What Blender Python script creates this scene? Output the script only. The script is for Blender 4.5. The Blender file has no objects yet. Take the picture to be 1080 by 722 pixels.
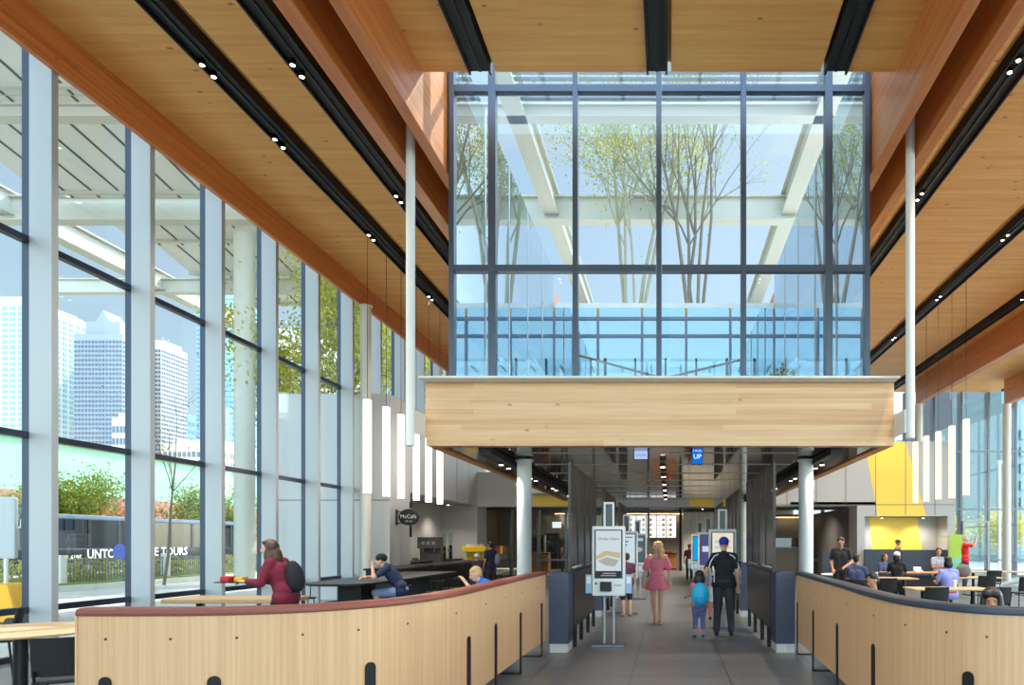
import bpy, bmesh, math, random
from mathutils import Vector, Matrix, Euler
PI = math.pi
BOLD = 0.0
S = bpy.context.scene
COL = S.collection
F, U0, V0, CH = 720.0, 706.0, 572.0, 1.65      # focal length in px, vanishing point, eye height

def P(u, v, Y):
    return Vector(((u-U0)/F*Y, Y, CH+(V0-v)/F*Y))
def XU(u, Y): return (u-U0)/F*Y
def ZV(v, Y): return CH+(V0-v)/F*Y

# ------------------------------------------------------------------ materials
def lin(c):
    r = []
    for v in c[:3]:
        v = v/255.0
        r.append(v/12.92 if v <= 0.04045 else ((v+0.055)/1.055)**2.4)
    return (r[0], r[1], r[2], 1.0)

def newmat(name):
    m = bpy.data.materials.new(name); m.use_nodes = True
    nt = m.node_tree
    for n in list(nt.nodes): nt.nodes.remove(n)
    out = nt.nodes.new('ShaderNodeOutputMaterial')
    return m, nt, out

def nd(nt, t, **kw):
    n = nt.nodes.new(t)
    for k, v in kw.items():
        if k.startswith('i_'):
            key = k[2:]
            key = int(key) if key.isdigit() else key
            n.inputs[key].default_value = v
        else: setattr(n, k, v)
    return n

def mat(name, c, rough=.55, metal=0., spec=.5, noise=0.0, nscale=8., coat=0., emit=None, es=0., bump=0.):
    m, nt, out = newmat(name)
    b = nd(nt, 'ShaderNodeBsdfPrincipled')
    b.inputs['Base Color'].default_value = lin(c)
    b.inputs['Roughness'].default_value = rough
    b.inputs['Metallic'].default_value = metal
    b.inputs['Specular IOR Level'].default_value = spec
    b.inputs['Coat Weight'].default_value = coat
    if emit:
        b.inputs['Emission Color'].default_value = lin(emit); b.inputs['Emission Strength'].default_value = es
    if noise > 0:
        tc = nd(nt, 'ShaderNodeTexCoord')
        n = nd(nt, 'ShaderNodeTexNoise'); n.inputs['Scale'].default_value = nscale; n.inputs['Detail'].default_value = 6
        nt.links.new(tc.outputs['Object'], n.inputs['Vector'])
        mx = nd(nt, 'ShaderNodeMix', data_type='RGBA')
        l = lin(c)
        mx.inputs[6].default_value = [min(1, v*(1-noise)) for v in l[:3]]+[1]
        mx.inputs[7].default_value = [min(1, v*(1+noise)) for v in l[:3]]+[1]
        nt.links.new(n.outputs['Fac'], mx.inputs[0]); nt.links.new(mx.outputs[2], b.inputs['Base Color'])
        if bump > 0:
            bp = nd(nt, 'ShaderNodeBump'); bp.inputs['Strength'].default_value = bump; bp.inputs['Distance'].default_value = .01
            nt.links.new(n.outputs['Fac'], bp.inputs['Height']); nt.links.new(bp.outputs[0], b.inputs['Normal'])
    nt.links.new(b.outputs[0], out.inputs[0])
    return m

def wood(name, c_lo, c_hi, grain='X', across='Y', board=.14, rough=.5, knots=.5, streak=14., coat=0., var=.35, boardlen=3.3):
    """timber: noise streaks along the grain, a tone per lamella, dark knots"""
    m, nt, out = newmat(name)
    L = nt.links.new
    tc = nd(nt, 'ShaderNodeTexCoord')
    sep = nd(nt, 'ShaderNodeSeparateXYZ'); L(tc.outputs['Object'], sep.inputs[0])
    third = [a for a in 'XYZ' if a not in (grain, across)][0]
    # board index
    d = nd(nt, 'ShaderNodeMath', operation='DIVIDE'); L(sep.outputs[across], d.inputs[0]); d.inputs[1].default_value = board
    fl = nd(nt, 'ShaderNodeMath', operation='FLOOR'); L(d.outputs[0], fl.inputs[0])
    wn0 = nd(nt, 'ShaderNodeTexWhiteNoise', noise_dimensions='1D'); L(fl.outputs[0], wn0.inputs['W'])
    off = nd(nt, 'ShaderNodeMath', operation='MULTIPLY_ADD'); L(wn0.outputs['Value'], off.inputs[0]); off.inputs[1].default_value = 7.3
    dl = nd(nt, 'ShaderNodeMath', operation='DIVIDE'); L(sep.outputs[grain], dl.inputs[0]); dl.inputs[1].default_value = boardlen
    L(dl.outputs[0], off.inputs[2])
    fl2 = nd(nt, 'ShaderNodeMath', operation='FLOOR'); L(off.outputs[0], fl2.inputs[0])
    cb = nd(nt, 'ShaderNodeCombineXYZ'); L(fl.outputs[0], cb.inputs[0]); L(fl2.outputs[0], cb.inputs[1])
    wn = nd(nt, 'ShaderNodeTexWhiteNoise', noise_dimensions='3D'); L(cb.outputs[0], wn.inputs['Vector'])
    # grain noise
    mp = nd(nt, 'ShaderNodeMapping')
    sc = {grain: .5, across: streak, third: streak}
    mp.inputs['Scale'].default_value = (sc['X'], sc['Y'], sc['Z'])
    L(tc.outputs['Object'], mp.inputs[0])
    n1 = nd(nt, 'ShaderNodeTexNoise'); n1.inputs['Scale'].default_value = 1.; n1.inputs['Detail'].default_value = 5; n1.inputs['Roughness'].default_value = .62
    L(mp.outputs[0], n1.inputs['Vector'])
    # combine
    a = nd(nt, 'ShaderNodeMath', operation='MULTIPLY'); L(wn.outputs['Value'], a.inputs[0]); a.inputs[1].default_value = var
    b_ = nd(nt, 'ShaderNodeMath', operation='MULTIPLY_ADD'); L(n1.outputs['Fac'], b_.inputs[0]); b_.inputs[1].default_value = 1.0-var*.5; L(a.outputs[0], b_.inputs[2])
    rp = nd(nt, 'ShaderNodeValToRGB')
    rp.color_ramp.elements[0].position = .32; rp.color_ramp.elements[0].color = lin(c_lo)
    rp.color_ramp.elements[1].position = .92; rp.color_ramp.elements[1].color = lin(c_hi)
    L(b_.outputs[0], rp.inputs[0])
    col = rp.outputs[0]
    if knots > 0:
        mk = nd(nt, 'ShaderNodeMapping')
        sk = {grain: 2.0, across: 3.6, third: 3.6}
        mk.inputs['Scale'].default_value = (sk['X'], sk['Y'], sk['Z']); L(tc.outputs['Object'], mk.inputs[0])
        vo = nd(nt, 'ShaderNodeTexVoronoi'); vo.inputs['Scale'].default_value = 1.; vo.inputs['Randomness'].default_value = 1.
        L(mk.outputs[0], vo.inputs['Vector'])
        kr = nd(nt, 'ShaderNodeMapRange'); kr.inputs['From Min'].default_value = .035; kr.inputs['From Max'].default_value = .11
        kr.inputs['To Min'].default_value = knots; kr.inputs['To Max'].default_value = 0.
        L(vo.outputs['Distance'], kr.inputs['Value'])
        mx = nd(nt, 'ShaderNodeMix', data_type='RGBA'); L(kr.outputs[0], mx.inputs[0]); L(col, mx.inputs[6])
        mx.inputs[7].default_value = [v*.28 for v in lin(c_lo)[:3]]+[1]
        col = mx.outputs[2]
    p = nd(nt, 'ShaderNodeBsdfPrincipled'); p.inputs['Roughness'].default_value = rough
    p.inputs['Coat Weight'].default_value = coat; p.inputs['Coat Roughness'].default_value = .25
    L(col, p.inputs['Base Color'])
    bp = nd(nt, 'ShaderNodeBump'); bp.inputs['Strength'].default_value = .08; bp.inputs['Distance'].default_value = .004
    L(n1.outputs['Fac'], bp.inputs['Height']); L(bp.outputs[0], p.inputs['Normal'])
    L(p.outputs[0], out.inputs[0])
    return m

def glass(name, tint=(235,242,240), base=.03, edge=.5, gloss_tint=(255,255,255), rough=0.0):
    m, nt, out = newmat(name)
    L = nt.links.new
    t = nd(nt, 'ShaderNodeBsdfTransparent'); t.inputs[0].default_value = lin(tint)
    g = nd(nt, 'ShaderNodeBsdfGlossy'); g.inputs['Roughness'].default_value = rough; g.inputs['Color'].default_value = lin(gloss_tint)
    lw = nd(nt, 'ShaderNodeLayerWeight'); lw.inputs['Blend'].default_value = .25
    ma = nd(nt, 'ShaderNodeMath', operation='MULTIPLY_ADD'); L(lw.outputs['Facing'], ma.inputs[0]); ma.inputs[1].default_value = edge; ma.inputs[2].default_value = base
    mx = nd(nt, 'ShaderNodeMixShader'); L(ma.outputs[0], mx.inputs[0]); L(t.outputs[0], mx.inputs[1]); L(g.outputs[0], mx.inputs[2])
    L(mx.outputs[0], out.inputs[0])
    return m

def emis(name, c, s):
    m, nt, out = newmat(name)
    e = nd(nt, 'ShaderNodeEmission'); e.inputs[0].default_value = lin(c); e.inputs[1].default_value = s
    nt.links.new(e.outputs[0], out.inputs[0]); return m

def tiles(name, c, sx, sy, rough=.35, mortar=(70,70,72), var=.12):
    m, nt, out = newmat(name); L = nt.links.new
    tc = nd(nt, 'ShaderNodeTexCoord')
    br = nd(nt, 'ShaderNodeTexBrick'); br.inputs['Scale'].default_value = 1.
    br.inputs['Brick Width'].default_value = sx; br.inputs['Row Height'].default_value = sy
    br.inputs['Mortar Size'].default_value = .009; br.offset = .33; br.offset_frequency = 1
    l = lin(c)
    br.inputs['Color1'].default_value = [v*(1-var) for v in l[:3]]+[1]; br.inputs['Color2'].default_value = [min(1, v*(1+var)) for v in l[:3]]+[1]
    br.inputs['Mortar'].default_value = lin(mortar)
    L(tc.outputs['Object'], br.inputs['Vector'])
    n = nd(nt, 'ShaderNodeTexNoise'); n.inputs['Scale'].default_value = 1.6; n.inputs['Detail'].default_value = 8
    L(tc.outputs['Object'], n.inputs['Vector'])
    mr = nd(nt, 'ShaderNodeMapRange'); mr.inputs['To Min'].default_value = .8; mr.inputs['To Max'].default_value = 1.2; L(n.outputs['Fac'], mr.inputs['Value'])
    vm = nd(nt, 'ShaderNodeVectorMath', operation='SCALE'); L(br.outputs['Color'], vm.inputs[0]); L(mr.outputs[0], vm.inputs['Scale'])
    p = nd(nt, 'ShaderNodeBsdfPrincipled'); p.inputs['Roughness'].default_value = rough
    L(vm.outputs[0], p.inputs['Base Color']); L(p.outputs[0], out.inputs[0])
    return m

def leafmat(name, c1, c2, c3=None, transl=.45):
    m, nt, out = newmat(name); L = nt.links.new
    tc = nd(nt, 'ShaderNodeTexCoord')
    n = nd(nt, 'ShaderNodeTexNoise'); n.inputs['Scale'].default_value = 2.2; n.inputs['Detail'].default_value = 3; L(tc.outputs['Object'], n.inputs['Vector'])
    rp = nd(nt, 'ShaderNodeValToRGB'); e = rp.color_ramp.elements
    e[0].position = .35; e[0].color = lin(c1); e[1].position = .68; e[1].color = lin(c2)
    if c3: x = e.new(.52); x.color = lin(c3)
    L(n.outputs['Fac'], rp.inputs[0])
    d = nd(nt, 'ShaderNodeBsdfDiffuse'); t = nd(nt, 'ShaderNodeBsdfTranslucent'); L(rp.outputs[0], d.inputs[0]); L(rp.outputs[0], t.inputs[0])
    mx = nd(nt, 'ShaderNodeMixShader'); mx.inputs[0].default_value = transl; L(d.outputs[0], mx.inputs[1]); L(t.outputs[0], mx.inputs[2])
    L(mx.outputs[0], out.inputs[0]); return m

M = {}
M['ceil'] = wood('spruce_ceiling', (216,146,68), (242,194,112), 'X', 'Y', .16, .55, .9, 9., var=.16, boardlen=9.)
M['ceilL'] = M['ceil']
M['beam'] = wood('glulam_beam', (186,98,42), (216,142,72), 'Y', 'Z', .045, .42, .45, 16., coat=.12, var=.3)
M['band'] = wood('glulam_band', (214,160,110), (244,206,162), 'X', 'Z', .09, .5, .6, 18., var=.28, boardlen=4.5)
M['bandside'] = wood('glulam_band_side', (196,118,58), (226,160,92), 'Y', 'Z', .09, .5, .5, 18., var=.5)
M['oak'] = wood('oak_veneer', (204,160,112), (236,202,158), 'Z', 'X', .35, .5, .0, 45., var=.18)
M['oaktop'] = wood('oak_tabletop', (176,140,98), (206,174,132), 'X', 'Y', .2, .4, .0, 30., var=.15)
M['counterwood'] = wood('orange_counter_wood', (190,112,54), (214,140,76), 'X', 'Z', .3, .5, 0., 20., var=.2)
M['black'] = mat('black_metal', (20,20,22), .38, .3)
M['blackmatte'] = mat('black_matte', (15,15,17), .6)
M['darkframe'] = mat('dark_blue_grey_frame', (52,60,74), .35, .5)
M['alu'] = mat('pale_aluminium_fin', (170,174,176), .45, .1)
M['alu2'] = mat('satin_grey_mullion', (112,118,126), .34, .6)
M['mullion'] = mat('slate_mullion', (82,92,106), .35, .5)
M['white'] = mat('white_paint', (226,226,222), .45)
M['cream'] = mat('cream_column_paint', (226,222,208), .45)
M['steelwhite'] = mat('white_steel', (184,182,170), .5)
M['grey'] = mat('grey_wall_panel', (186,185,182), .5, noise=.03, nscale=1.)
M['greydark'] = mat('dark_grey_wall', (96,92,88), .6, noise=.05, nscale=1.)
M['joint'] = mat('panel_joint', (90,90,90), .7)
M['yellow'] = mat('yellow_panel', (252,214,84), .5)
M['terra'] = mat('terracotta_leather', (122,54,36), .42, noise=.08, nscale=6.)
M['navyleather'] = mat('navy_leather', (46,54,70), .4, noise=.08, nscale=6.)
M['navy'] = mat('slate_blue_panel', (58,66,86), .5)
M['screen_dark'] = mat('dark_perforated_panel', (58,50,46), .4, .2, noise=.25, nscale=60.)
M['lowpanel'] = mat('dark_brown_panel', (48,42,42), .4, .2, noise=.2, nscale=30.)
M['concrete'] = mat('pale_plinth', (190,188,184), .6, noise=.06)
M['soffit'] = mat('mirror_dark_soffit', (36,26,22), .08, .0, spec=.5, coat=.22)
M['soffitedge'] = M['beam']
M['floor'] = tiles('grey_floor_tiles', (102,102,104), 1.2, .6, .32, (58,58,60))
M['paving'] = tiles('outdoor_paving', (214,208,198), 1.2, 1.2, .8, (150,146,140), .06)
M['road'] = mat('asphalt', (120,120,120), .85, noise=.1, nscale=2.)
M['kerb'] = mat('kerb_concrete', (214,210,202), .8, noise=.05)
M['grass'] = mat('grass', (132,150,70), .9, noise=.3, nscale=12.)
M['glassL'] = glass('clear_wall_glass', (244,250,250), .02, .12)
M['glassF'] = glass('clear_front_glass', (240,248,250), .03, .08)
M['glassSide'] = glass('reflective_side_glass', (200,214,214), .5, .45, (236,246,252))
M['glassBack'] = glass('blue_reflective_glass', (150,172,176), .38, .25, (180,206,212))
M['glassInt'] = glass('clear_interior_glass', (225,235,232), .06, .2)
M['tube'] = emis('pendant_glow', (255,250,242), 4.)
M['tubewarm'] = emis('pendant_glow_warm', (255,226,180), 1.9)
M['spot'] = emis('downlight_glow', (255,236,210), 14.)
M['strip'] = emis('cove_glow', (255,214,160), 16.)
M['skin'] = mat('skin_light', (222,170,142), .5)
M['skin2'] = mat('skin_tan', (186,128,96), .5)
M['skin3'] = mat('skin_brown', (128,84,62), .5)
M['hair_dark'] = mat('hair_dark', (34,24,20), .5, noise=.3, nscale=40.)
M['hair_brown'] = mat('hair_brown', (78,52,38), .5, noise=.3, nscale=40.)
M['hair_blonde'] = mat('hair_blonde', (206,166,104), .5, noise=.2, nscale=40.)
M['hair_grey'] = mat('hair_grey', (200,190,180), .5)
M['eye'] = mat('eye_dark', (40,28,24), .3)
M['lip'] = mat('lip', (180,90,86), .5)
_cl = {}
def cloth(c, rough=.8, noise=.08):
    k = tuple(c)
    if k not in _cl: _cl[k] = mat('cloth_%d_%d_%d' % k, c, rough, noise=noise, nscale=14.)
    return _cl[k]

# ------------------------------------------------------------------ mesh building
class MB:
    def __init__(s): s.v = []; s.f = []
    def add(s, vs, fs):
        o = len(s.v); s.v += [tuple(v) for v in vs]; s.f += [tuple(i+o for i in f) for f in fs]; return s
    def box(s, x0, x1, y0, y1, z0, z1):
        vs = [(x, y, z) for z in (z0, z1) for y in (y0, y1) for x in (x0, x1)]
        return s.add(vs, [(0,2,3,1),(4,5,7,6),(0,1,5,4),(2,6,7,3),(0,4,6,2),(1,3,7,5)])
    def cbox(s, c, d, rot=None):
        hx, hy, hz = d[0]/2, d[1]/2, d[2]/2
        vs = [Vector((x, y, z)) for z in (-hz, hz) for y in (-hy, hy) for x in (-hx, hx)]
        if rot is not None: 
            R = Euler(rot).to_matrix(); vs = [R@v for v in vs]
        vs = [v+Vector(c) for v in vs]
        return s.add(vs, [(0,2,3,1),(4,5,7,6),(0,1,5,4),(2,6,7,3),(0,4,6,2),(1,3,7,5)])
    def bar(s, p0, p1, w, h, up=(0,0,1)):
        p0 = Vector(p0); p1 = Vector(p1); d = (p1-p0).normalized(); upv = Vector(up)
        if abs(d.dot(upv)) > .98: upv = Vector((0,1,0))
        a = d.cross(upv).normalized(); b = a.cross(d).normalized()
        vs = []
        for p in (p0, p1):
            for sa, sb in ((-1,-1),(1,-1),(1,1),(-1,1)): vs.append(p+a*sa*w/2+b*sb*h/2)
        return s.add(vs, [(0,1,2,3)[::-1],(4,5,6,7),(0,1,5,4),(1,2,6,5),(2,3,7,6),(3,0,4,7)])
    def tube(s, pts, r, n=8, cap=True):
        pts = [Vector(p) for p in pts]; k = len(pts)
        rs = r if isinstance(r, (list, tuple)) else [r]*k
        vs = []; ref = None
        for i, p in enumerate(pts):
            d = (pts[min(i+1, k-1)]-pts[max(i-1, 0)])
            d = d.normalized() if d.length > 1e-9 else Vector((0,0,1))
            if ref is None: ref = Vector((0,0,1)) if abs(d.z) < .9 else Vector((1,0,0))
            a = d.cross(ref)
            if a.length < 1e-4: a = d.cross(Vector((0,1,0)))
            a.normalize(); b = d.cross(a).normalized(); ref = a.cross(d).normalized()
            for j in range(n):
                t = 2*PI*j/n; vs.append(p+(a*math.cos(t)+b*math.sin(t))*rs[i])
        fs = []
        for i in range(k-1):
            for j in range(n):
                j2 = (j+1) % n; fs.append((i*n+j, i*n+j2, (i+1)*n+j2, (i+1)*n+j))
        if cap: fs.append(tuple(range(n))[::-1]); fs.append(tuple((k-1)*n+j for j in range(n)))
        return s.add(vs, fs)
    def cyl(s, p0, p1, r0, r1=None, n=20): return s.tube([p0, p1], [r0, r0 if r1 is None else r1], n)
    def prism(s, poly, z0, z1):
        n = len(poly)
        vs = [(x, y, z0) for x, y in poly]+[(x, y, z1) for x, y in poly]
        return s.add(vs, [tuple(range(n))[::-1], tuple(range(n, 2*n))]+[(i, (i+1)%n, n+(i+1)%n, n+i) for i in range(n)])
    def prismY(s, poly, y0, y1):        # polygon in x,z
        n = len(poly)
        vs = [(x, y0, z) for x, z in poly]+[(x, y1, z) for x, z in poly]
        return s.add(vs, [tuple(range(n)), tuple(range(n, 2*n))[::-1]]+[(i, n+i, n+(i+1)%n, (i+1)%n) for i in range(n)])
    def lathe(s, prof, n=24, c=(0,0,0)):
        vs = []; k = len(prof)
        for r, z in prof:
            for j in range(n): vs.append((c[0]+r*math.cos(2*PI*j/n), c[1]+r*math.sin(2*PI*j/n), c[2]+z))
        fs = [(i*n+j, i*n+(j+1)%n, (i+1)*n+(j+1)%n, (i+1)*n+j) for i in range(k-1) for j in range(n)]
        fs += [tuple(range(n))[::-1], tuple((k-1)*n+j for j in range(n))]
        return s.add(vs, fs)
    def ell(s, c, r, rot=None, nu=14, nv=9):
        R = Euler(rot).to_matrix() if rot is not None else Matrix.Identity(3)
        c = Vector(c); vs = [c+R@Vector((0,0,-r[2]))]
        for i in range(1, nv):
            ph = -PI/2+PI*i/nv
            for j in range(nu):
                t = 2*PI*j/nu
                vs.append(c+R@Vector((r[0]*math.cos(ph)*math.cos(t), r[1]*math.cos(ph)*math.sin(t), r[2]*math.sin(ph))))
        vs.append(c+R@Vector((0,0,r[2])))
        fs = [(0, 1+(j+1)%nu, 1+j) for j in range(nu)]
        for i in range(nv-2):
            for j in range(nu):
                a = 1+i*nu; fs.append((a+j, a+(j+1)%nu, a+nu+(j+1)%nu, a+nu+j))
        a = 1+(nv-2)*nu; fs += [(a+j, a+(j+1)%nu, len(vs)-1) for j in range(nu)]
        return s.add(vs, fs)
    def cap(s, p1, r1, p2, r2, n=12):
        p1 = Vector(p1); p2 = Vector(p2); d = p2-p1
        if d.length < 1e-6: return s.ell(p1, (r1,)*3)
        dn = d.normalized(); pts = []; rs = []
        for a in (80, 55, 28): pts.append(p1-dn*r1*math.sin(math.radians(a))); rs.append(r1*math.cos(math.radians(a)))
        pts.append(p1); rs.append(r1); pts.append(p2); rs.append(r2)
        for a in (28, 55, 80): pts.append(p2+dn*r2*math.sin(math.radians(a))); rs.append(r2*math.cos(math.radians(a)))
        return s.tube(pts, rs, n)
    def mesh(s, name):
        me = bpy.data.meshes.new(name); me.from_pydata(s.v, [], s.f); me.update(); return me
    def build(s, name, m, parent=None, smooth=False, bevel=0, origin='auto'):
        if parent is None and s.v:
            xs = [v[0] for v in s.v]; ys = [v[1] for v in s.v]; zs = [v[2] for v in s.v]
            o = Vector(((min(xs)+max(xs))/2, (min(ys)+max(ys))/2, min(zs))) if origin == 'auto' else Vector(origin)
            s.v = [(v[0]-o.x, v[1]-o.y, v[2]-o.z) for v in s.v]
        else: o = Vector((0,0,0))
        me = s.mesh(name)
        bm = bmesh.new(); bm.from_mesh(me); bmesh.ops.recalc_face_normals(bm, faces=bm.faces)
        if bevel > 0:
            es = [e for e in bm.edges if len(e.link_faces) == 2 and e.calc_face_angle(0) > .6]
            bmesh.ops.bevel(bm, geom=es, offset=bevel, segments=2, affect='EDGES', profile=.6, clamp_overlap=True)
        bm.to_mesh(me); bm.free()
        if smooth:
            for p in me.polygons: p.use_smooth = True
            try: me.set_sharp_from_angle(angle=math.radians(42))
            except Exception: pass
        ob = bpy.data.objects.new(name, me); COL.objects.link(ob)
        if isinstance(m, (list, tuple)):
            for q in m: me.materials.append(q)
        else: me.materials.append(m)
        ob.location = o
        if parent is not None: ob.parent = parent
        return ob

def tag(o, label=None, cat=None, group=None, kind=None):
    if label: o['label'] = label
    if cat: o['category'] = cat
    if group: o['group'] = group
    if kind: o['kind'] = kind
    return o
def thing(name, label, cat, loc=(0,0,0), rz=0, group=None, kind=None):
    o = bpy.data.objects.new(name, None); COL.objects.link(o)
    o.location = loc; o.rotation_euler = (0,0,rz); o.empty_display_size = .1
    return tag(o, label, cat, group, kind)
def struct(o): o['kind'] = 'structure'; return o
def kids(o): return [c for c in COL.objects if c.parent == o]
def copy_tree(o, parent=None):
    c = o.copy(); COL.objects.link(c)
    if parent is not None: c.parent = parent
    for ch in kids(o): copy_tree(ch, c)
    return c
def put(proto, first, loc, rz=0, label=None, group=None):
    o = proto if first else copy_tree(proto)
    o.location = loc; o.rotation_euler = (0,0,rz)
    if label: o['label'] = label
    if group: o['group'] = group
    return o
def text_mesh(s, size, depth=.004, name='lettering'):
    cu = bpy.data.curves.new(name, 'FONT'); cu.body = s; cu.size = size; cu.extrude = depth/2
    cu.offset = size*BOLD
    cu.align_x = 'CENTER'; cu.align_y = 'CENTER'; cu.resolution_u = 2
    ob = bpy.data.objects.new(name, cu); COL.objects.link(ob)
    bpy.context.view_layer.update()
    dg = bpy.context.evaluated_depsgraph_get()
    me = bpy.data.meshes.new_from_object(ob.evaluated_get(dg))
    bpy.data.objects.remove(ob); bpy.data.curves.remove(cu)
    me.name = name
    return me
def lettering(s, size, m, parent, loc, rot=(PI/2,0,0), name='lettering', sx=1., depth=.004):
    me = text_mesh(s, size, depth, name); me.materials.clear(); me.materials.append(m)
    ob = bpy.data.objects.new(name, me); COL.objects.link(ob); ob.location = loc; ob.rotation_euler = rot; ob.scale = (sx,1,1)
    if parent is not None: ob.parent = parent
    return ob
# ------------------------------------------------------------------ camera and light
cam = bpy.data.objects.new('camera', bpy.data.cameras.new('camera')); COL.objects.link(cam)
cam.location = (0,0,CH); cam.rotation_euler = (PI/2,0,0)
cam.data.lens = 24.0; cam.data.sensor_width = 36.0; cam.data.sensor_fit = 'HORIZONTAL'
cam.data.shift_x = -(U0-540)/1080.0; cam.data.shift_y = (V0-361)/1080.0
cam.data.clip_start = .05; cam.data.clip_end = 3000
S.camera = cam

SUN_TO = Vector((.417, .554, .72)).normalized()      # direction towards the sun
sd = bpy.data.lights.new('sun', 'SUN'); sd.energy = 7.5; sd.angle = math.radians(.6); sd.color = (1., .95, .88)
sun = bpy.data.objects.new('sun', sd); COL.objects.link(sun); sun.location = (10,-10,30)
sun.rotation_euler = SUN_TO.to_track_quat('Z', 'Y').to_euler()

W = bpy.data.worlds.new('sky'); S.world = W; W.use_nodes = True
nt = W.node_tree
for n in list(nt.nodes): nt.nodes.remove(n)
L = nt.links.new
wo = nd(nt, 'ShaderNodeOutputWorld'); bg = nd(nt, 'ShaderNodeBackground')
sky = nd(nt, 'ShaderNodeTexSky'); sky.sky_type = 'NISHITA'; sky.sun_disc = False
sky.sun_elevation = math.radians(46); sky.sun_rotation = math.atan2(SUN_TO.x, SUN_TO.y)
sky.air_density = 1.2; sky.dust_density = 1.2; sky.ozone_density = 1.5
tc = nd(nt, 'ShaderNodeTexCoord')
mp = nd(nt, 'ShaderNodeMapping'); mp.inputs['Scale'].default_value = (1.2, 1.2, 3.); L(tc.outputs['Generated'], mp.inputs[0])
cn = nd(nt, 'ShaderNodeTexNoise'); cn.inputs['Scale'].default_value = 1.8; cn.inputs['Detail'].default_value = 7; cn.inputs['Roughness'].default_value = .6; L(mp.outputs[0], cn.inputs['Vector'])
cr = nd(nt, 'ShaderNodeValToRGB'); cr.color_ramp.elements[0].position = .40; cr.color_ramp.elements[0].color = (.5,.5,.5,1); cr.color_ramp.elements[1].position = .80; cr.color_ramp.elements[1].color = (.75,.75,.75,1)
L(cn.outputs['Fac'], cr.inputs[0])
sc_ = nd(nt, 'ShaderNodeVectorMath', operation='SCALE'); sc_.inputs['Scale'].default_value = SKYK = .19; L(sky.outputs[0], sc_.inputs[0])
mxc = nd(nt, 'ShaderNodeMix', data_type='RGBA'); L(cr.outputs[0], mxc.inputs[0]); L(sc_.outputs[0], mxc.inputs[6]); mxc.inputs[7].default_value = (.66, .78, .86, 1)
# sky strength raised behind the camera and towards the right, added to brighten the interior
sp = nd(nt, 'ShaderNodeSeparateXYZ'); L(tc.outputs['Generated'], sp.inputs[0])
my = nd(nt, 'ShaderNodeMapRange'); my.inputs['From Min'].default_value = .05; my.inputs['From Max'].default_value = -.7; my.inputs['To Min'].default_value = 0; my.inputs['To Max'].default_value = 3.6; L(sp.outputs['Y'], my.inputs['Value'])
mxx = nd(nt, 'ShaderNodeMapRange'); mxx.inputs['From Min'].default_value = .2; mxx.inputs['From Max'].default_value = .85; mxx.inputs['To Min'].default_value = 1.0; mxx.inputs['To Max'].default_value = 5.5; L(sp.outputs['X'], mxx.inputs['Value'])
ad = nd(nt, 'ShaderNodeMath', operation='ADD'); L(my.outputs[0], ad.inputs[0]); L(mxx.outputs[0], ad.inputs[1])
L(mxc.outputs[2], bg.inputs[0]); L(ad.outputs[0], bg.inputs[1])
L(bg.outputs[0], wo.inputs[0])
S.view_settings.view_transform = 'Standard'; S.view_settings.look = 'None'
S.view_settings.exposure = 0.1; S.view_settings.gamma = 1.0; S.view_settings.use_curve_mapping = False

# ------------------------------------------------------------------ key dimensions
ZC = 8.92                      # ceiling underside
XW = -9.1                      # left glass line
YB, YF = 33.0, -4.0            # back / front (behind camera) window walls
XR = 18.6                      # right window wall
D = 11.7                       # front of the hanging glass garden
BX0, BX1 = -3.72, 3.38         # garden box
BY1 = 22.0
ZG = 4.43
VY1, VX = 19.6, -8.03          # grey cafe block corner

# floor, ground
o = MB().box(XW-.05, XR, YF, 46, -.2, 0).build('floor', M['floor']); struct(o)
o = MB().box(-70, -9.15, -30, 120, -.5, -.03).add([], []).build('ground', M['paving']); struct(o)
o = MB().box(XR+.01, 90, -30, 120, -.5, -.03).build('ground', M['paving']); struct(o)
o = MB().box(-9.15, XR+.01, -40, YF-.01, -.5, -.03).build('ground', M['paving']); struct(o)
o = MB().box(-9.15, XR+.01, 46.01, 120, -.5, -.03).build('ground', M['paving']); struct(o)

# ------------------------------------------------------------------ ceiling with recessed slots
slots = [(-7.13,-6.79,-6.60),(-5.78,-5.41,-5.25),(-3.09,-2.74,-2.68),(-.35,-.03,.03),(2.39,2.74,2.33),
         (5.13,5.48,4.97),(7.86,8.19,7.6),(10.4,10.7,10.2),(12.9,13.15,12.75),(15.9,16.15,15.75)]
def slot_iv():
    return sorted([(min(a,c), max(b,c)) for a,b,c in slots])
def slabs(mb, x0, x1, y0, y1):
    cur = x0
    for a, b in slot_iv():
        if b <= x0 or a >= x1: continue
        if a > cur: mb.box(cur, a, y0, y1, ZC, ZC+.16)
        cur = max(cur, b)
    if cur < x1: mb.box(cur, x1, y0, y1, ZC, ZC+.16)
    mb.box(x0, x1, y0, y1, ZC+.16, ZC+.40)
WX0, WX1 = -3.80, 3.46         # skylight well
mb = MB()
slabs(mb, XW+.02, WX0-.09, YF, YB); slabs(mb, WX1+.09, XR, YF, YB)
slabs(mb, WX0-.089, WX1+.089, YF, 10.55); slabs(mb, WX0-.089, WX1+.089, BY1+.1, YB)
o = mb.build('ceiling', M['ceil'], origin=(0,0,ZC)); struct(o)
mb = MB()
for a, b, c, d in ((XW, WX0-.2, YF, YB), (WX1+.2, XR, YF, YB), (WX0-.2, WX1+.2, YF, 10.5), (WX0-.2, WX1+.2, BY1+.1, YB)): mb.box(a, b, c, d, ZC+.402, ZC+.46)
struct(mb.build('roof', M['kerb']))

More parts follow.
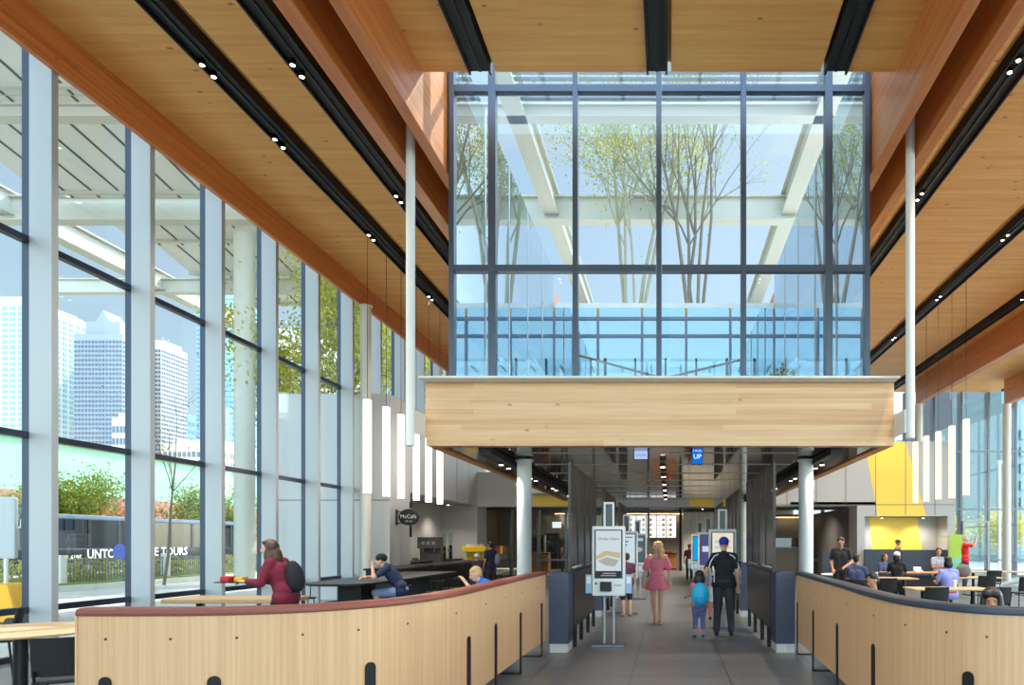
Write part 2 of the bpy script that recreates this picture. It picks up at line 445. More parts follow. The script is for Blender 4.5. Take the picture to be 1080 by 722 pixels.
# recessed lighting tracks
def lamp(x, y, z, w, ang=95, col=(1., .9, .76)):
    l = bpy.data.lights.new('spot_lamp', 'SPOT'); l.energy = w; l.spot_size = math.radians(ang); l.spot_blend = .8; l.shadow_soft_size = .06; l.color = col
    o = bpy.data.objects.new('spot_lamp', l); COL.objects.link(o); o.location = (x,y,z)
def trk(a, b, y0, y1, label, spots=()):
    t = thing('ceiling_track', label, 'light track', ((a+b)/2, y0, ZC-.05), 0, None)
    w = (b-a)/2
    m = MB(); Ln = y1-y0
    m.box(-w, -w+.03, 0, Ln, 0, .2); m.box(w-.03, w, 0, Ln, 0, .2); m.box(-w+.03, w-.03, 0, Ln, .06, .2)
    m.build('channel', M['blackmatte'], t)
    m = MB().box(-.02, .02, 0.02, Ln-.02, .035, .06); m.build('rail', M['black'], t)
    for y in spots:
        for k in (0, .26):
            s_ = MB().cyl((-.09, y+k-y0, -.02), (-.09, y+k-y0, .06), .05, .042, 16).build('spotlight', M['black'], t, True)
            MB().cyl((-.09, y+k-y0, -.025), (-.09, y+k-y0, -.02), .034, .034, 16).build('lens', M['spot'], s_)
        lamp((a+b)/2-.09, y+.13, ZC-.12, 400 if a < 4 else 1000)
    return t
trk(-7.13,-6.79, YF+.2, YB-.3, 'black recessed ceiling track nearest the left glass wall with small round spotlights', (4.6, 7.5, 10.3, 12.2, 16, 20, 24))
trk(-5.78,-5.41, YF+.2, YB-.3, 'black recessed ceiling track left of the deep wooden beams, second from the left glass wall', (5, 7.6, 10.3, 14.2, 18, 22))
trk(-3.09,-2.74, YF+.2, 10.55, 'black ceiling track ending above the left end of the glass garden box', (4.5,))
trk(-.35,-.03, YF+.2, 10.55, 'black ceiling track running straight over the middle of the glass garden box', (4.5,))
trk(2.39,2.74, YF+.2, 10.55, 'black ceiling track ending above the right end of the glass garden box', (4.5,))
trk(5.13,5.48, YF+.2, YB-.3, 'black recessed ceiling track right beside the deep beams right of the glass garden', (6, 10.2, 14.1, 18, 22))
trk(7.86,8.19, YF+.2, YB-.3, 'black recessed ceiling track crossing the pale right ceiling above the warm hanging tubes', (7, 11, 16.0, 20, 24))
trk(10.4,10.7, YF+.2, YB-.3, 'black recessed ceiling track directly above the right-hand long wooden beam', (12, 20))
trk(12.9,13.15, YF+.2, YB-.3, 'thin black ceiling track just beyond the right-hand long wooden beam')
trk(15.9,16.15, YF+.2, YB-.3, 'thin black ceiling track farthest to the right')

# beams
def beam(x0, x1, y0, y1, z0, z1, label):
    return tag(MB().box(x0, x1, y0, y1, z0, z1).build('wooden_beam', M['beam'], bevel=.008), label, 'beam')
beam(-8.715, -8.62, YF, 30.5, 8.31, ZC, 'long orange-brown glulam beam along the top of the left glass wall')
beam(-4.64, -4.42, YF, 30.5, 7.98, ZC, 'shallow glulam beam just left of the white hanging post left of the glass garden')
o = beam(-3.98, -3.80, YF, 30.5, 7.98, 9.95, 'deep glulam beam along the left edge of the skylight well, partly sunlit')
beam(3.46, 3.64, YF, 30.5, 7.98, 9.95, 'deep glulam beam along the right edge of the skylight well')
beam(4.06, 4.26, YF, 30.5, 7.98, ZC, 'shallow glulam beam just right of the white hanging post right of the glass garden')
beam(11.0, 11.25, YF, 30.5, 7.83, ZC, 'long glulam beam in the right ceiling ending on a cream column')
beam(14.95, 15.2, YF, 30.5, 7.83, ZC, 'glulam beam at the far right whose end shows at the frame edge')

# skylight glazing in front of the garden
sk = thing('window_1', None, None, (0, 11.12, 9.96), kind='structure')
MB().box(WX0, WX1, -.57, .55, 0, .012).build('pane', M['glassF'], sk)
m = MB()
for i in range(6): x = BX0+.02+i*1.416; m.box(x-.03, x+.03, -.57, .55, .012, .10)
m.build('rafter', M['mullion'], sk)

# ------------------------------------------------------------------ left curtain wall (one window per bay)
def bay(parent, w, ztr, ztop, frame, fin, gl, axis='y', finw=.32, finside=1, dz=.09):
    """one bay along +y from the mullion at y=0; inner side is +x"""
    MB().box(-.012, .012, .06, w-.0, .08, ztop).build('pane', gl, parent)
    MB().box(-.05, .06, -.045, .045, 0, ztop).build('mullion', frame, parent)
    for z in ztr: MB().box(-.05, .06, .045, w-.045, z-dz/2, z+dz/2).build('transom', frame, parent)
    MB().box(-.05, .06, .045, w-.045, 0, .08).build('sill', frame, parent)
    if fin: MB().box(.06, .06+finw, -.055, .055, 0, ztop-(.002 if finside == 2 else 0)).build('fin', fin, parent, bevel=.004)
proto = thing('window_2', None, None, (XW, 9.69, 0), kind='structure')
bay(proto, 1.83, (.70, 3.17, 5.93), ZC, M['darkframe'], M['alu'], M['glassL'], finside=2)
wn = 2
for k in range(-7, 6):
    o = put(proto, k == -7, (XW, 9.69+1.83*k, 0)); o.name = 'window_%d' % wn; wn += 1
proto = thing('window_30', None, None, (XW, 20.67, 5.94), kind='structure')
bay(proto, 1.83, (), ZC-5.94, M['darkframe'], M['alu'], M['glassL'], finside=2)
for k in range(6, 13):
    o = put(proto, k == 6, (XW, 9.69+1.83*k, 5.94)); o.name = 'window_%d' % wn; wn += 1
# right window wall
proto = thing('window_40', None, None, (XR, 0, 0), kind='structure')
bay(proto, 2.4, (2.6, 5.8), ZC, M['alu2'], None, M['glassL'])
for k in range(15):
    o = put(proto, k == 0, (XR-.02, YF+.2+2.4*k, 0), 0); o.name = 'window_%d' % wn; wn += 1
# back window wall
proto = thing('window_70', None, None, (0, 0, 0), kind='structure')
bay(proto, 1.33, (.82, 3.26, 6.05), ZC, M['alu2'], M['alu2'], M['glassL'], finw=.3, dz=.08)
k0 = [-9.0+1.33*i for i in range(6)] + [14.1+1.33*i for i in range(-6, 4)]
doorx = 14.1
for i, x in enumerate(k0):
    o = put(proto, i == 0, (x+1.33, YB, 0), PI/2); o.name = 'window_%d' % wn; wn += 1
# front window wall behind the camera: entrance glazing
proto = thing('window_90', None, None, (0, 0, 0), kind='structure')
bay(proto, 2.7, (2.6, 5.8), ZC, M['alu2'], None, M['glassL'])
for i in range(10):
    o = put(proto, i == 0, (XW+2.8+2.7*i, YF-.02, 0), PI/2); o.name = 'window_%d' % wn; wn += 1
# glazed door frame in the far right window
dt = thing('door_1', None, None, (14.12, YB-.1, 0), kind='structure')
m = MB(); m.box(0, .1, -.04, .04, 0, 2.7); m.box(1.2, 1.3, -.04, .04, 0, 2.7); m.box(.1, 1.2, -.04, .04, 2.6, 2.7); m.box(.1, 1.2, -.04, .04, 0, .15)
m.build('door_frame', M['alu'], dt); MB().box(.1, 1.2, -.006, .006, .15, 2.6).build('pane', M['glassL'], dt)
MB().tube([(.22,-.03,.9),(.22,-.1,.9),(.22,-.1,1.5),(.22,-.03,1.5)], .015).build('door_handle', M['alu2'], dt)

# ------------------------------------------------------------------ hanging glass garden
gd = thing('glass_garden', 'hanging glazed garden box with slate mullions above the wood-fronted band', 'glass box', (0, D, ZG))
ZTOP = 10.35-ZG
m = MB().box(BX0-.47, BX1+.47, -.32, .25, -.035, .0); m.build('sill_flashing', M['white'], gd)
W5 = 1.416
mx = [BX0+.04+.65, ]
mul = [BX0, XU(519.5,D), XU(607,D), XU(695,D), XU(784,D), XU(873.5,D), BX1]
for i, x in enumerate(mul):
    w = .045 if i in (0, 6) else (.065 if i in (1, 5) else .045)
    MB().box(x-w, x+w, -.06, .1, 0, ZTOP).build('mullion', M['mullion'], gd, bevel=.006)
for z in (ZV(283.5,D)-ZG, ZV(94.5,D)-ZG):
    for i in range(6): MB().box(mul[i]+.05, mul[i+1]-.05, -.05, .09, z-.055, z+.055).build('transom', M['mullion'], gd)
for i in range(6): MB().box(mul[i]+.04, mul[i+1]-.04, .0, .014, 0, ZTOP).build('pane', M['glassF'], gd)
# side walls, reflective
n = 5; st = (BY1-D)/n
for sx in (BX0, BX1):
    for i in range(n):
        MB().box(sx-.008, sx+.008, .1+i*st+.03 if i == 0 else i*st+.03, (i+1)*st-.03, 0, ZTOP).build('side_pane', M['glassSide'], gd)
        if i: MB().box(sx-.02, sx+.02, i*st-.03, i*st+.03, 0, ZTOP).build('side_mullion', M['alu'], gd)
# back wall
bw = thing('window_120', None, None, (0, BY1, ZG), kind='structure'); bw.name = 'window_%d' % wn; wn += 1
nb = 5; bs = (BX1-BX0)/nb
for i in range(nb):
    MB().box(BX0+i*bs+.04, BX0+(i+1)*bs-.04, -.008, .008, 0, ZC-ZG+.29).build('pane', M['glassBack'], bw)
for i in range(nb+1): MB().box(BX0+i*bs-.04, BX0+i*bs+.04, -.06, .06, 0, ZC-ZG).build('mullion', M['mullion'], bw)
for z in (ZC-ZG-.62, ZC-ZG-.06): MB().box(BX0+.04, BX1-.04, -.05, .05, z-.05, z+.05).build('transom', M['mullion'], bw)
struct(MB().box(BX0, BX1, BY1+.065, BY1+.098, ZC+.30, ZC+.47).build('trim_14', M['kerb']))
o = struct(MB().box(BX0-.1, BX1+.1, D+.3, BY1-.08, 4.2, 4.38).build('trim_1', M['paving']))   # garden floor slab
# crossed tie rods in the garden
tr = tag(MB().tube([P(604,373,16.), P(700,399,16.)], .03, 6).tube([P(700,399,16.), P(783,379,16.)], .03, 6).build('tie_rod', M['greydark']), 'thin V-shaped dark tie rod across the bottom of the glass garden', 'tie rod')

# wooden band round the bottom
BW0, BW1 = XU(449,D), XU(943,D)
band = thing('wooden_band', 'pale laminated wood band across the bottom of the hanging glass garden', 'fascia', (0, D, 3.31))
YS = 27.0
MB().box(BW0, BW1, -.30+.3, .2, 0, 1.08).build('front_panel', M['band'], band, bevel=.006)
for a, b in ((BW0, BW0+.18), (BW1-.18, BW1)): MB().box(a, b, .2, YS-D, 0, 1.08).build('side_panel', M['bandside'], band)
# underside: dark mirror soffit with fine joints, tracks, lamps
so = thing('ceiling_soffit', None, None, (0, D, 3.31), kind='structure'); so.name = 'ceiling_soffit'
MB().box(BW0+.19, BW1-.19, .21, YS-D, .03, .25).build('soffit_panel', M['soffit'], so)
for i in range(8):
    y = 12.85-D+i*1.865
    for a, b in ((-2.9, -.75), (.0, 2.6), (-.72, -.05)):
        if b == -.05 and i < 2: continue
        MB().box(a, b, y-.02, y+.02, .018, .03).build('joint_strip', M['concrete'], so)
def soft_track(x, label):
    t = thing('soffit_track', label, 'light track', (x, D+.3, 3.2))
    MB().box(-.11, .11, 0, 14.5, .0, .13).build('channel', M['blackmatte'], t)
    for y in (1.2, 1.8, 4., 4.6, 7, 7.6, 10): 
        s_ = MB().cyl((0,y,-.05),(0,y,0),.055,.055,12).build('spotlight', M['black'], t); MB().cyl((0,y,-.055),(0,y,-.05),.04,.04,12).build('lens', M['spot'], s_)
for x in (-3.25, 2.95):
    for y in (13.5, 16.3, 19.3, 22.3): lamp(x, y, 3.1, 240, 110)
soft_track(-3.25, 'black spotlight track under the glass garden on the left, above the white column')
soft_track(2.95, 'black spotlight track under the glass garden on the right, above the white column')
for i in range(6):
    y = 14.2+i*2.1
    t = thing('downlight', 'small round black downlight in the dark mirror soffit above the walkway', 'downlight', (XU(700,14)-.02, y, 3.22), 0, 'downlights above the walkway')
    s_ = MB().cyl((0,0,0),(0,0,.1),.07,.07,16).build('housing', M['black'], t, True); MB().cyl((0,0,-.006),(0,0,-.001),.05,.05,16).build('lens', M['spot'], t)
    lamp(t.location.x, y, 3.17, 280, 110)

# ------------------------------------------------------------------ white hanging posts with brackets
def post(u, side, label):
    Y = 11.2; x = XU(u, Y); z0 = ZV(470 if side < 0 else 462, Y)
    t = thing('hanging_post', label, 'post', (x, Y, z0))
    MB().cyl((0,0,0), (0,0,ZC-z0), .072, .072, 20).build('pole', M['white'], t, True)
    zb = ZV(456, Y)-z0
    x1 = (BW0-x-.002) if side < 0 else (BW1-x+.002)
    # bracket reaches back and sideways to the band
    MB().box(min(0.05*(-side), x1+.0), max(.05*(-side), x1), -.02, .06, zb, zb+.38).box(min(x1-.02*(-side), x1), max(x1-.02*(-side), x1), .06, .62, zb, zb+.38).build('bracket', M['white'], t)
post(433, -1, 'white round post hanging from the ceiling at the left end of the wood band')
post(960, 1, 'white round post hanging from the ceiling at the right end of the wood band')

# ------------------------------------------------------------------ columns
def column(x, y, z1, r, label, m=None):
    t = thing('round_column', label, 'column', (x, y, 0))
    MB().cyl((0,0,0),(0,0,z1), r, r, 32).build('shaft', m or M['cream'], t, True)
    MB().cyl((0,0,z1),(0,0,z1+.03), r*1.25, r*1.25, 32).build('cap_plate', m or M['cream'], t)
column(-2.91, 13.7, 3.28, .145, 'white round column under the wood band left of the dark screens', M['white'])
column(2.74, 13.7, 3.28, .145, 'white round column under the wood band right of the dark screens', M['white'])
column(XU(784,26), 26., 3.28, .13, 'cream column farther back behind the right dark screens')
column(-8.54, 19.2, 8.28, .145, 'tall cream column beside the left glass wall behind the glowing pendants')
column(11.12, 30.5, 7.80, .19, 'tall cream column carrying the end of the right-hand long beam')
column(15.07, 30.5, 7.80, .17, 'tall cream column at the right edge of the frame under a beam end')

# ------------------------------------------------------------------ grey cafe block on the left
ZB = 5.92
blk = MB()
blk.box(-11.3, VX, VY1, VY1+1.55, 0, ZB)                       # front part
blk.box(-11.3, VX, VY1+1.55, 28.5, 3.2, ZB)                    # above the alcove
blk.box(-11.3, -9.55, VY1+1.55, 28.5, 0, 3.2)                  # alcove back
blk.box(-11.3, VX, 28.5, 30, 0, ZB)
o = struct(blk.build('wall_left', M['grey']))
m = MB()
for y in (22.6, 24.2, 25.8, 27.4): m.box(VX-.004, VX+.004, y-.012, y+.012, 3.22, ZB)
m.box(-11.3, VX+.003, VY1-.004, VY1+.002, 2.86, 2.885)
struct(m.build('trim_2', M['joint']))
# rear block over the kitchen opening
rb = MB(); rb.box(VX, 4.6, 28.5, 29.2, 3.15, 4.6); struct(rb.build('wall_back', M['grey']))
def ypanel(us, Y, z0, z1, nm, m=M['yellow']):
    a, b, c, d = us
    return struct(MB().prismY([(XU(a,Y),z0),(XU(b,Y),z0),(XU(c,Y),z1),(XU(d,Y),z1)], Y-.012, Y-.002).build(nm, m))
ypanel((562,601,601,562), 28.5, 3.17, 3.62, 'trim_3')
ypanel((727,753,753,727), 28.5, 3.17, 3.55, 'trim_4')
ypanel((762,800,800,762), 28.5, 3.17, 3.55, 'trim_5')
struct(MB().box(XU(560,28.2), XU(600,28.2), 27.9, 28.35, 3.66, 4.0).build('trim_6', M['white'], bevel=.05))
# right grey block
rg = MB(); Y = 26.0; X0, X1, XO, NX0, NX1 = 3.9, 10.87, 7.15, 7.44, 10.6
rg.box(X0, X1, Y, Y+1.2, 3.06, 5.5)
rg.box(XO, NX0, Y, Y+1.2, 0, 3.06); rg.box(NX1, X1, Y, Y+1.2, 0, 3.06)
rg.box(NX0, NX1, Y, Y+1.2, 2.66, 3.06); rg.box(NX0, NX1, Y+1., Y+1.2, 0, 2.66)
struct(rg.build('wall_right', M['grey']))
m = MB()
for u in (830, 861, 892, 923.6, 955, 986): m.box(XU(u,Y)-.012, XU(u,Y)+.012, Y-.004, Y+.002, 3.1 if u < 905 else 2.7, 5.5)
m.box(X0, X1, Y-.004, Y+.002, ZV(532,Y)-.012, ZV(532,Y)+.012)
struct(m.build('trim_7', M['joint']))
z1, z0 = 5.495, 2.66
def ul(v): return 914.5+(v-481)*(10.5/59)
def ur(v): return 955+(v-465)*(20.6/75)
vb = V0-(z0-CH)*F/Y
struct(MB().prismY([(XU(ul(vb),Y),z0+.0),(XU(ur(vb),Y),z0),(XU(ur(465.5),Y),z1),(XU(ul(465.5),Y),z1)], Y-.003, Y-.0005).build('trim_8', M['yellow']))
Y2 = 27.0
struct(MB().prismY([(XU(921,Y2),.92),(XU(974,Y2),.92),(XU(967,Y2),z0-.01),(XU(916.5,Y2),z0-.01)], Y2-.006, Y2-.001).build('trim_9', M['yellow']))
# dark corridor walls behind the opening and kitchen shell
struct(MB().box(XO, XO+.15, 27.2, 44, 0, 3.06).box(4.6, XO, 34, 34.2, 0, 3.06).build('wall_corridor', M['greydark']))
kt = MB(); kt.box(-11.3, 8, 44, 44.2, 0, 4.); kt.box(-11.3, -11.1, 30, 44, 0, 4.)
M['taupe'] = mat('taupe_wall', (150,138,120), .6, noise=.05, nscale=1.5)
struct(kt.build('wall_kitchen', M['taupe']))
struct(MB().box(-11.3, 8, 29.2, 44.2, 3.72, 3.9).box(4.6, 8, 26.0, 29.2, 3.07, 3.2).build('ceiling_kitchen', M['blackmatte']))
# warm cove lights in the kitchen
def cove(x0, x1, y, z, label):
    t = thing('cove_light', label, 'light', ((x0+x1)/2, y, z)); w = (x1-x0)/2
    MB().box(-w, w, -.06, .06, 0, .05).build('housing', M['blackmatte'], t); MB().box(-w+.02, w-.02, -.045, .045, -.012, 0).build('diffuser', M['strip'], t)
cove(-3.2, .9, 43.6, 3.5, 'warm strip light washing the wall above the menu screens')
cove(.95, 3., 43.6, 3.5, 'warm strip light washing the pale slatted wall right of the menu screens')
cove(-9.5, -7.5, 33.0, 3.4, 'warm strip light over the dark wall left of the kitchen')
cove(-7.3, -5.6, 43.5, 3.5, 'warm strip light over the kitchen wall with small white screens')
cove(5.2, 6.9, 33.7, 2.9, 'warm strip light washing the dark wall on the right behind the standing man')

for i, (x, y) in enumerate([(-6.5,36),(-3.5,37),(-.5,36),(2.5,37),(-6.5,41),(-2,41),(2,41),(5.6,30),(5.6,37)]):  # extra lamps added to brighten the dark kitchen
    t = thing('downlight', 'added small round fill lamp in the black kitchen ceiling', 'downlight', (x, y, 3.66), 0, 'added kitchen fill lamps')
    s_ = MB().cyl((0,0,0),(0,0,.06),.08,.08,16).build('housing', M['black'], t, True); MB().cyl((0,0,-.006),(0,0,-.001),.055,.055,16).build('lens', M['spot'], t)
    lamp(x, y, 3.62, 600, 130)
for i, y in enumerate((22.2, 24.6, 27.)):  # lamps added to lift the alcove walls and machines
    t = thing('downlight', 'added small round fill lamp under the grey block above the cafe alcove', 'downlight', (-8.75, y, 3.14), 0, 'added alcove fill lamps')
    s_ = MB().cyl((0,0,0),(0,0,.06),.07,.07,16).build('housing', M['black'], t, True); MB().cyl((0,0,-.006),(0,0,-.001),.05,.05,16).build('lens', M['spot'], t)
    lamp(-8.75, y, 3.1, 120, 130)

for i, x in enumerate((8.2, 9.8)):  # added lamps standing in for window light on the yellow niche
    t = thing('downlight', 'added small round fill lamp in the top of the yellow niche', 'downlight', (x, 26.35, 2.6), 0, 'added niche fill lamps')
    s_ = MB().cyl((0,0,0),(0,0,.06),.07,.07,16).build('housing', M['black'], t, True); MB().cyl((0,0,-.006),(0,0,-.001),.05,.05,16).build('lens', M['spot'], t)
    lamp(x, 26.35, 2.57, 110, 150)
# ------------------------------------------------------------------ curved barriers
def catmull(pts, n=10):
    out = []; p = [Vector((a,b,0)) for a,b in pts]
    p = [p[0]*2-p[1]]+p+[p[-1]*2-p[-2]]
    for i in range(1, len(p)-2):
        for k in range(n):
            t = k/n; a,b,c,d = p[i-1],p[i],p[i+1],p[i+2]
            out.append(.5*((2*b)+(-a+c)*t+(2*a-5*b+4*c-d)*t*t+(-a+3*b-3*c+d)*t**3))
    out.append(p[-2]); return out
def normals(pl):
    ns = []
    for i in range(len(pl)):
        d = (pl[min(i+1,len(pl)-1)]-pl[max(i-1,0)]).normalized(); ns.append(Vector((d.y,-d.x,0)))
    return ns
def wallstrip(mb, pl, ns, prof):
    """sweep closed profile (offset, z) along polyline"""
    k = len(prof); vs = []
    for p, n in zip(pl, ns):
        for o_, z in prof: vs.append(p+n*o_+Vector((0,0,z)))
    fs = []
    for i in range(len(pl)-1):
        for j in range(k): fs.append((i*k+j, i*k+(j+1)%k, (i+1)*k+(j+1)%k, (i+1)*k+j))
    fs += [tuple(range(k))[::-1], tuple((len(pl)-1)*k+j for j in range(k))]
    return mb.add(vs, fs)
def barrier(pts, sgn, label, capmat, us, cushmat, closed_end):
    pl = catmull(pts); ns = normals(pl)
    ns = [-n*sgn for n in ns]                     # points inward (away from walkway)
    org = pl[0].copy()
    q = [p-org for p in pl]
    t = thing('curved_barrier', label, 'barrier', (org.x, org.y, 0))
    m = MB(); wallstrip(m, q, ns, [(0,.2),(.05,.2),(.05,1.17),(0,1.17)]); m.build('veneer_panel', M['oakb'], t, True)
    r = [(-.012,1.172),(-.016,1.19),(-.008,1.212),(.02,1.222),(.12,1.222),(.148,1.21),(.15,1.19),(.146,1.172)]
    wl = len(q)//3
    for a in range(3):
        i0 = a*wl; i1 = (a+1)*wl if a < 2 else len(q)-1
        m = MB(); wallstrip(m, q[i0:i1+1], ns[i0:i1+1], r); m.build('padded_cap', capmat, t, True)
    m = MB(); wallstrip(m, q, ns, [(.052,.42),(.14,.42),(.14,1.17),(.052,1.17)]); m.build('back_cushion', cushmat, t, True)
    m = MB(); wallstrip(m, q, ns, [(.142,.36),(.60,.36),(.62,.40),(.60,.46),(.142,.46)]); m.build('bench_seat', cushmat, t, True)
    for u in us:
        best = min(range(len(pl)), key=lambda i: abs(U0+pl[i].x/pl[i].y*F-u))
        # refine
        i = best; p = pl[i]; n = ns[i]; tg = Vector((-n.y, n.x, 0))
        c = p-org; w = .04; o1 = -.012
        m = MB()
        prof = []
        for a in range(0, 181, 20): prof.append((w*math.cos(math.radians(a)), .735+w*math.sin(math.radians(a))))
        prof = [(w,0.0)]+prof+[(-w,0.0)]
        vs = [c+tg*a_+n*o1+Vector((0,0,z)) for a_, z in prof]+[c+tg*a_+n*(-.001)+Vector((0,0,z)) for a_, z in prof]
        kk = len(prof)
        m.add(vs, [tuple(range(kk)), tuple(range(kk,2*kk))[::-1]]+[(j,(j+1)%kk,kk+(j+1)%kk,kk+j) for j in range(kk)])
        m.bar(c+n*o1+Vector((0,0,.007)), c+n*.55+Vector((0,0,.007)), .08, .013)
        m.bar(c+n*.545+Vector((0,0,0)), c+n*.545+Vector((0,0,.36)), .08, .012, up=tuple(n))
        m.build('bracket_leg', M['black'], t)
    for i in range(6, len(q)-3, 9):
        c = q[i]; n = ns[i]
        MB().cyl(c+n*(-.004)+Vector((0,0,1.02)), c+n*.002+Vector((0,0,1.02)), .009, .009, 8).build('screw_cap', M['hair_brown'], t)
    if closed_end:
        c = q[-1]; n = ns[-1]; 
        MB().bar(c+n*-.01+Vector((0,0,.68)), c+n*.16+Vector((0,0,.68)), .012, 1.0, up=(0,0,1)).build('end_trim', M['oakb'], t)
    return t
M['oakb'] = wood('oak_veneer_barrier', (194,146,100), (226,182,138), 'Z', 'X', .5, .45, .0, 38., var=.14, coat=.05)
LB = [(-1.85,10.2),(-1.87,9.2),(-1.88,8.2),(-1.885,7.3),(-1.89,6.3),(-2.02,5.38),(-2.25,4.94),(-2.55,4.66),(-2.95,4.50),(-3.4,4.46),(-3.87,4.46)]
barrier(LB, -1, 'curved pale oak barrier with a terracotta leather cap on the left of the walkway', M['terra'], (110,227,392,492,523,548,571), M['terra'], True)
RB = [(1.9,10.2),(1.87,9.2),(1.84,8.2),(1.82,7.3),(1.77,6.1),(1.80,5.3),(1.95,4.80),(2.15,4.55),(2.5,4.44),(3.0,4.36),(3.6,4.3)]
barrier(RB, 1, 'curved pale oak barrier with a dark blue padded cap on the right of the walkway', M['navyleather'], (841,858,884,922,1022), M['navyleather'], True)

# ------------------------------------------------------------------ dark partitions along the walkway
m, nt, out = newmat('dark_mesh_screen')
_t = nd(nt, 'ShaderNodeBsdfTransparent'); _p = nd(nt, 'ShaderNodeBsdfPrincipled'); _p.inputs['Base Color'].default_value = lin((70,60,54)); _p.inputs['Roughness'].default_value = .3
_m = nd(nt, 'ShaderNodeMixShader'); _m.inputs[0].default_value = .72
nt.links.new(_t.outputs[0], _m.inputs[1]); nt.links.new(_p.outputs[0], _m.inputs[2]); nt.links.new(_m.outputs[0], out.inputs[0]); M['mesh'] = m
def partition(x, y0, ln, side, label):
    """side -1 left of walkway"""
    t = thing('dark_partition', label, 'partition', (x, y0, 0))
    s = side
    # end box with pale plinth
    MB().box(min(s*.02, s*.31), max(s*.02, s*.31), 0, .5, .13, 1.2).build('end_box', M['navy'], t, bevel=.004)
    MB().box(min(s*.03, s*.30), max(s*.03, s*.30), .01, .49, 0, .13).build('plinth', M['concrete'], t)
    MB().box(min(s*.0, s*.08), max(s*.0, s*.08), .52, ln, .30, 1.2).build('low_panel', M['lowpanel'], t)
    MB().box(-.06 if s < 0 else -.05, .05 if s < 0 else .06, .0, ln, 1.2, 1.225).build('ledge', M['blackmatte'], t)
    nseg = 4; w = ln/nseg
    for i in range(nseg):
        MB().box(-.006, .006, i*w+.03, (i+1)*w-.03, 1.26, 2.84).build('screen_panel', M['mesh'], t)
        m = MB(); m.box(-.02, .02, i*w, i*w+.035, 1.225, 2.86); m.box(-.02, .02, (i+1)*w-.035, (i+1)*w, 1.225, 2.86)
        m.box(-.02, .02, i*w+.035, (i+1)*w-.035, 2.83, 2.86); m.build('screen_frame', M['screen_dark'], t)
        if i % 2 == 0:
            MB().tube([(-s*.02, i*w+.12, 1.27), (-s*.09, i*w+.14, 1.29), (-s*.09, i*w+w-.2, 1.29), (-s*.02, i*w+w-.18, 1.27)], .012, 8).build('rail_handle', M['alu'], t, True)
    for y in (.55, 1.35, 2.3, 3.2):
        if y < ln: MB().box(-.03, .03, y, y+.06, 0, .34).build('leg', M['black'], t)
    return t
partition(-1.5, 10.25, 3.6, -1, 'dark translucent partition with blue end box left of the walkway, nearest the camera')
partition(-1.5, 15.3, 3.6, -1, 'dark translucent partition left of the walkway, second from the camera')
partition(-1.5, 20.3, 3.6, -1, 'dark translucent partition left of the walkway, farthest from the camera')
partition(1.58, 10.25, 3.6, 1, 'dark translucent partition with blue end box right of the walkway, nearest the camera')
partition(1.58, 15.3, 3.6, 1, 'dark translucent partition right of the walkway, second from the camera')
partition(1.58, 20.3, 3.6, 1, 'dark translucent partition right of the walkway, farthest from the camera')

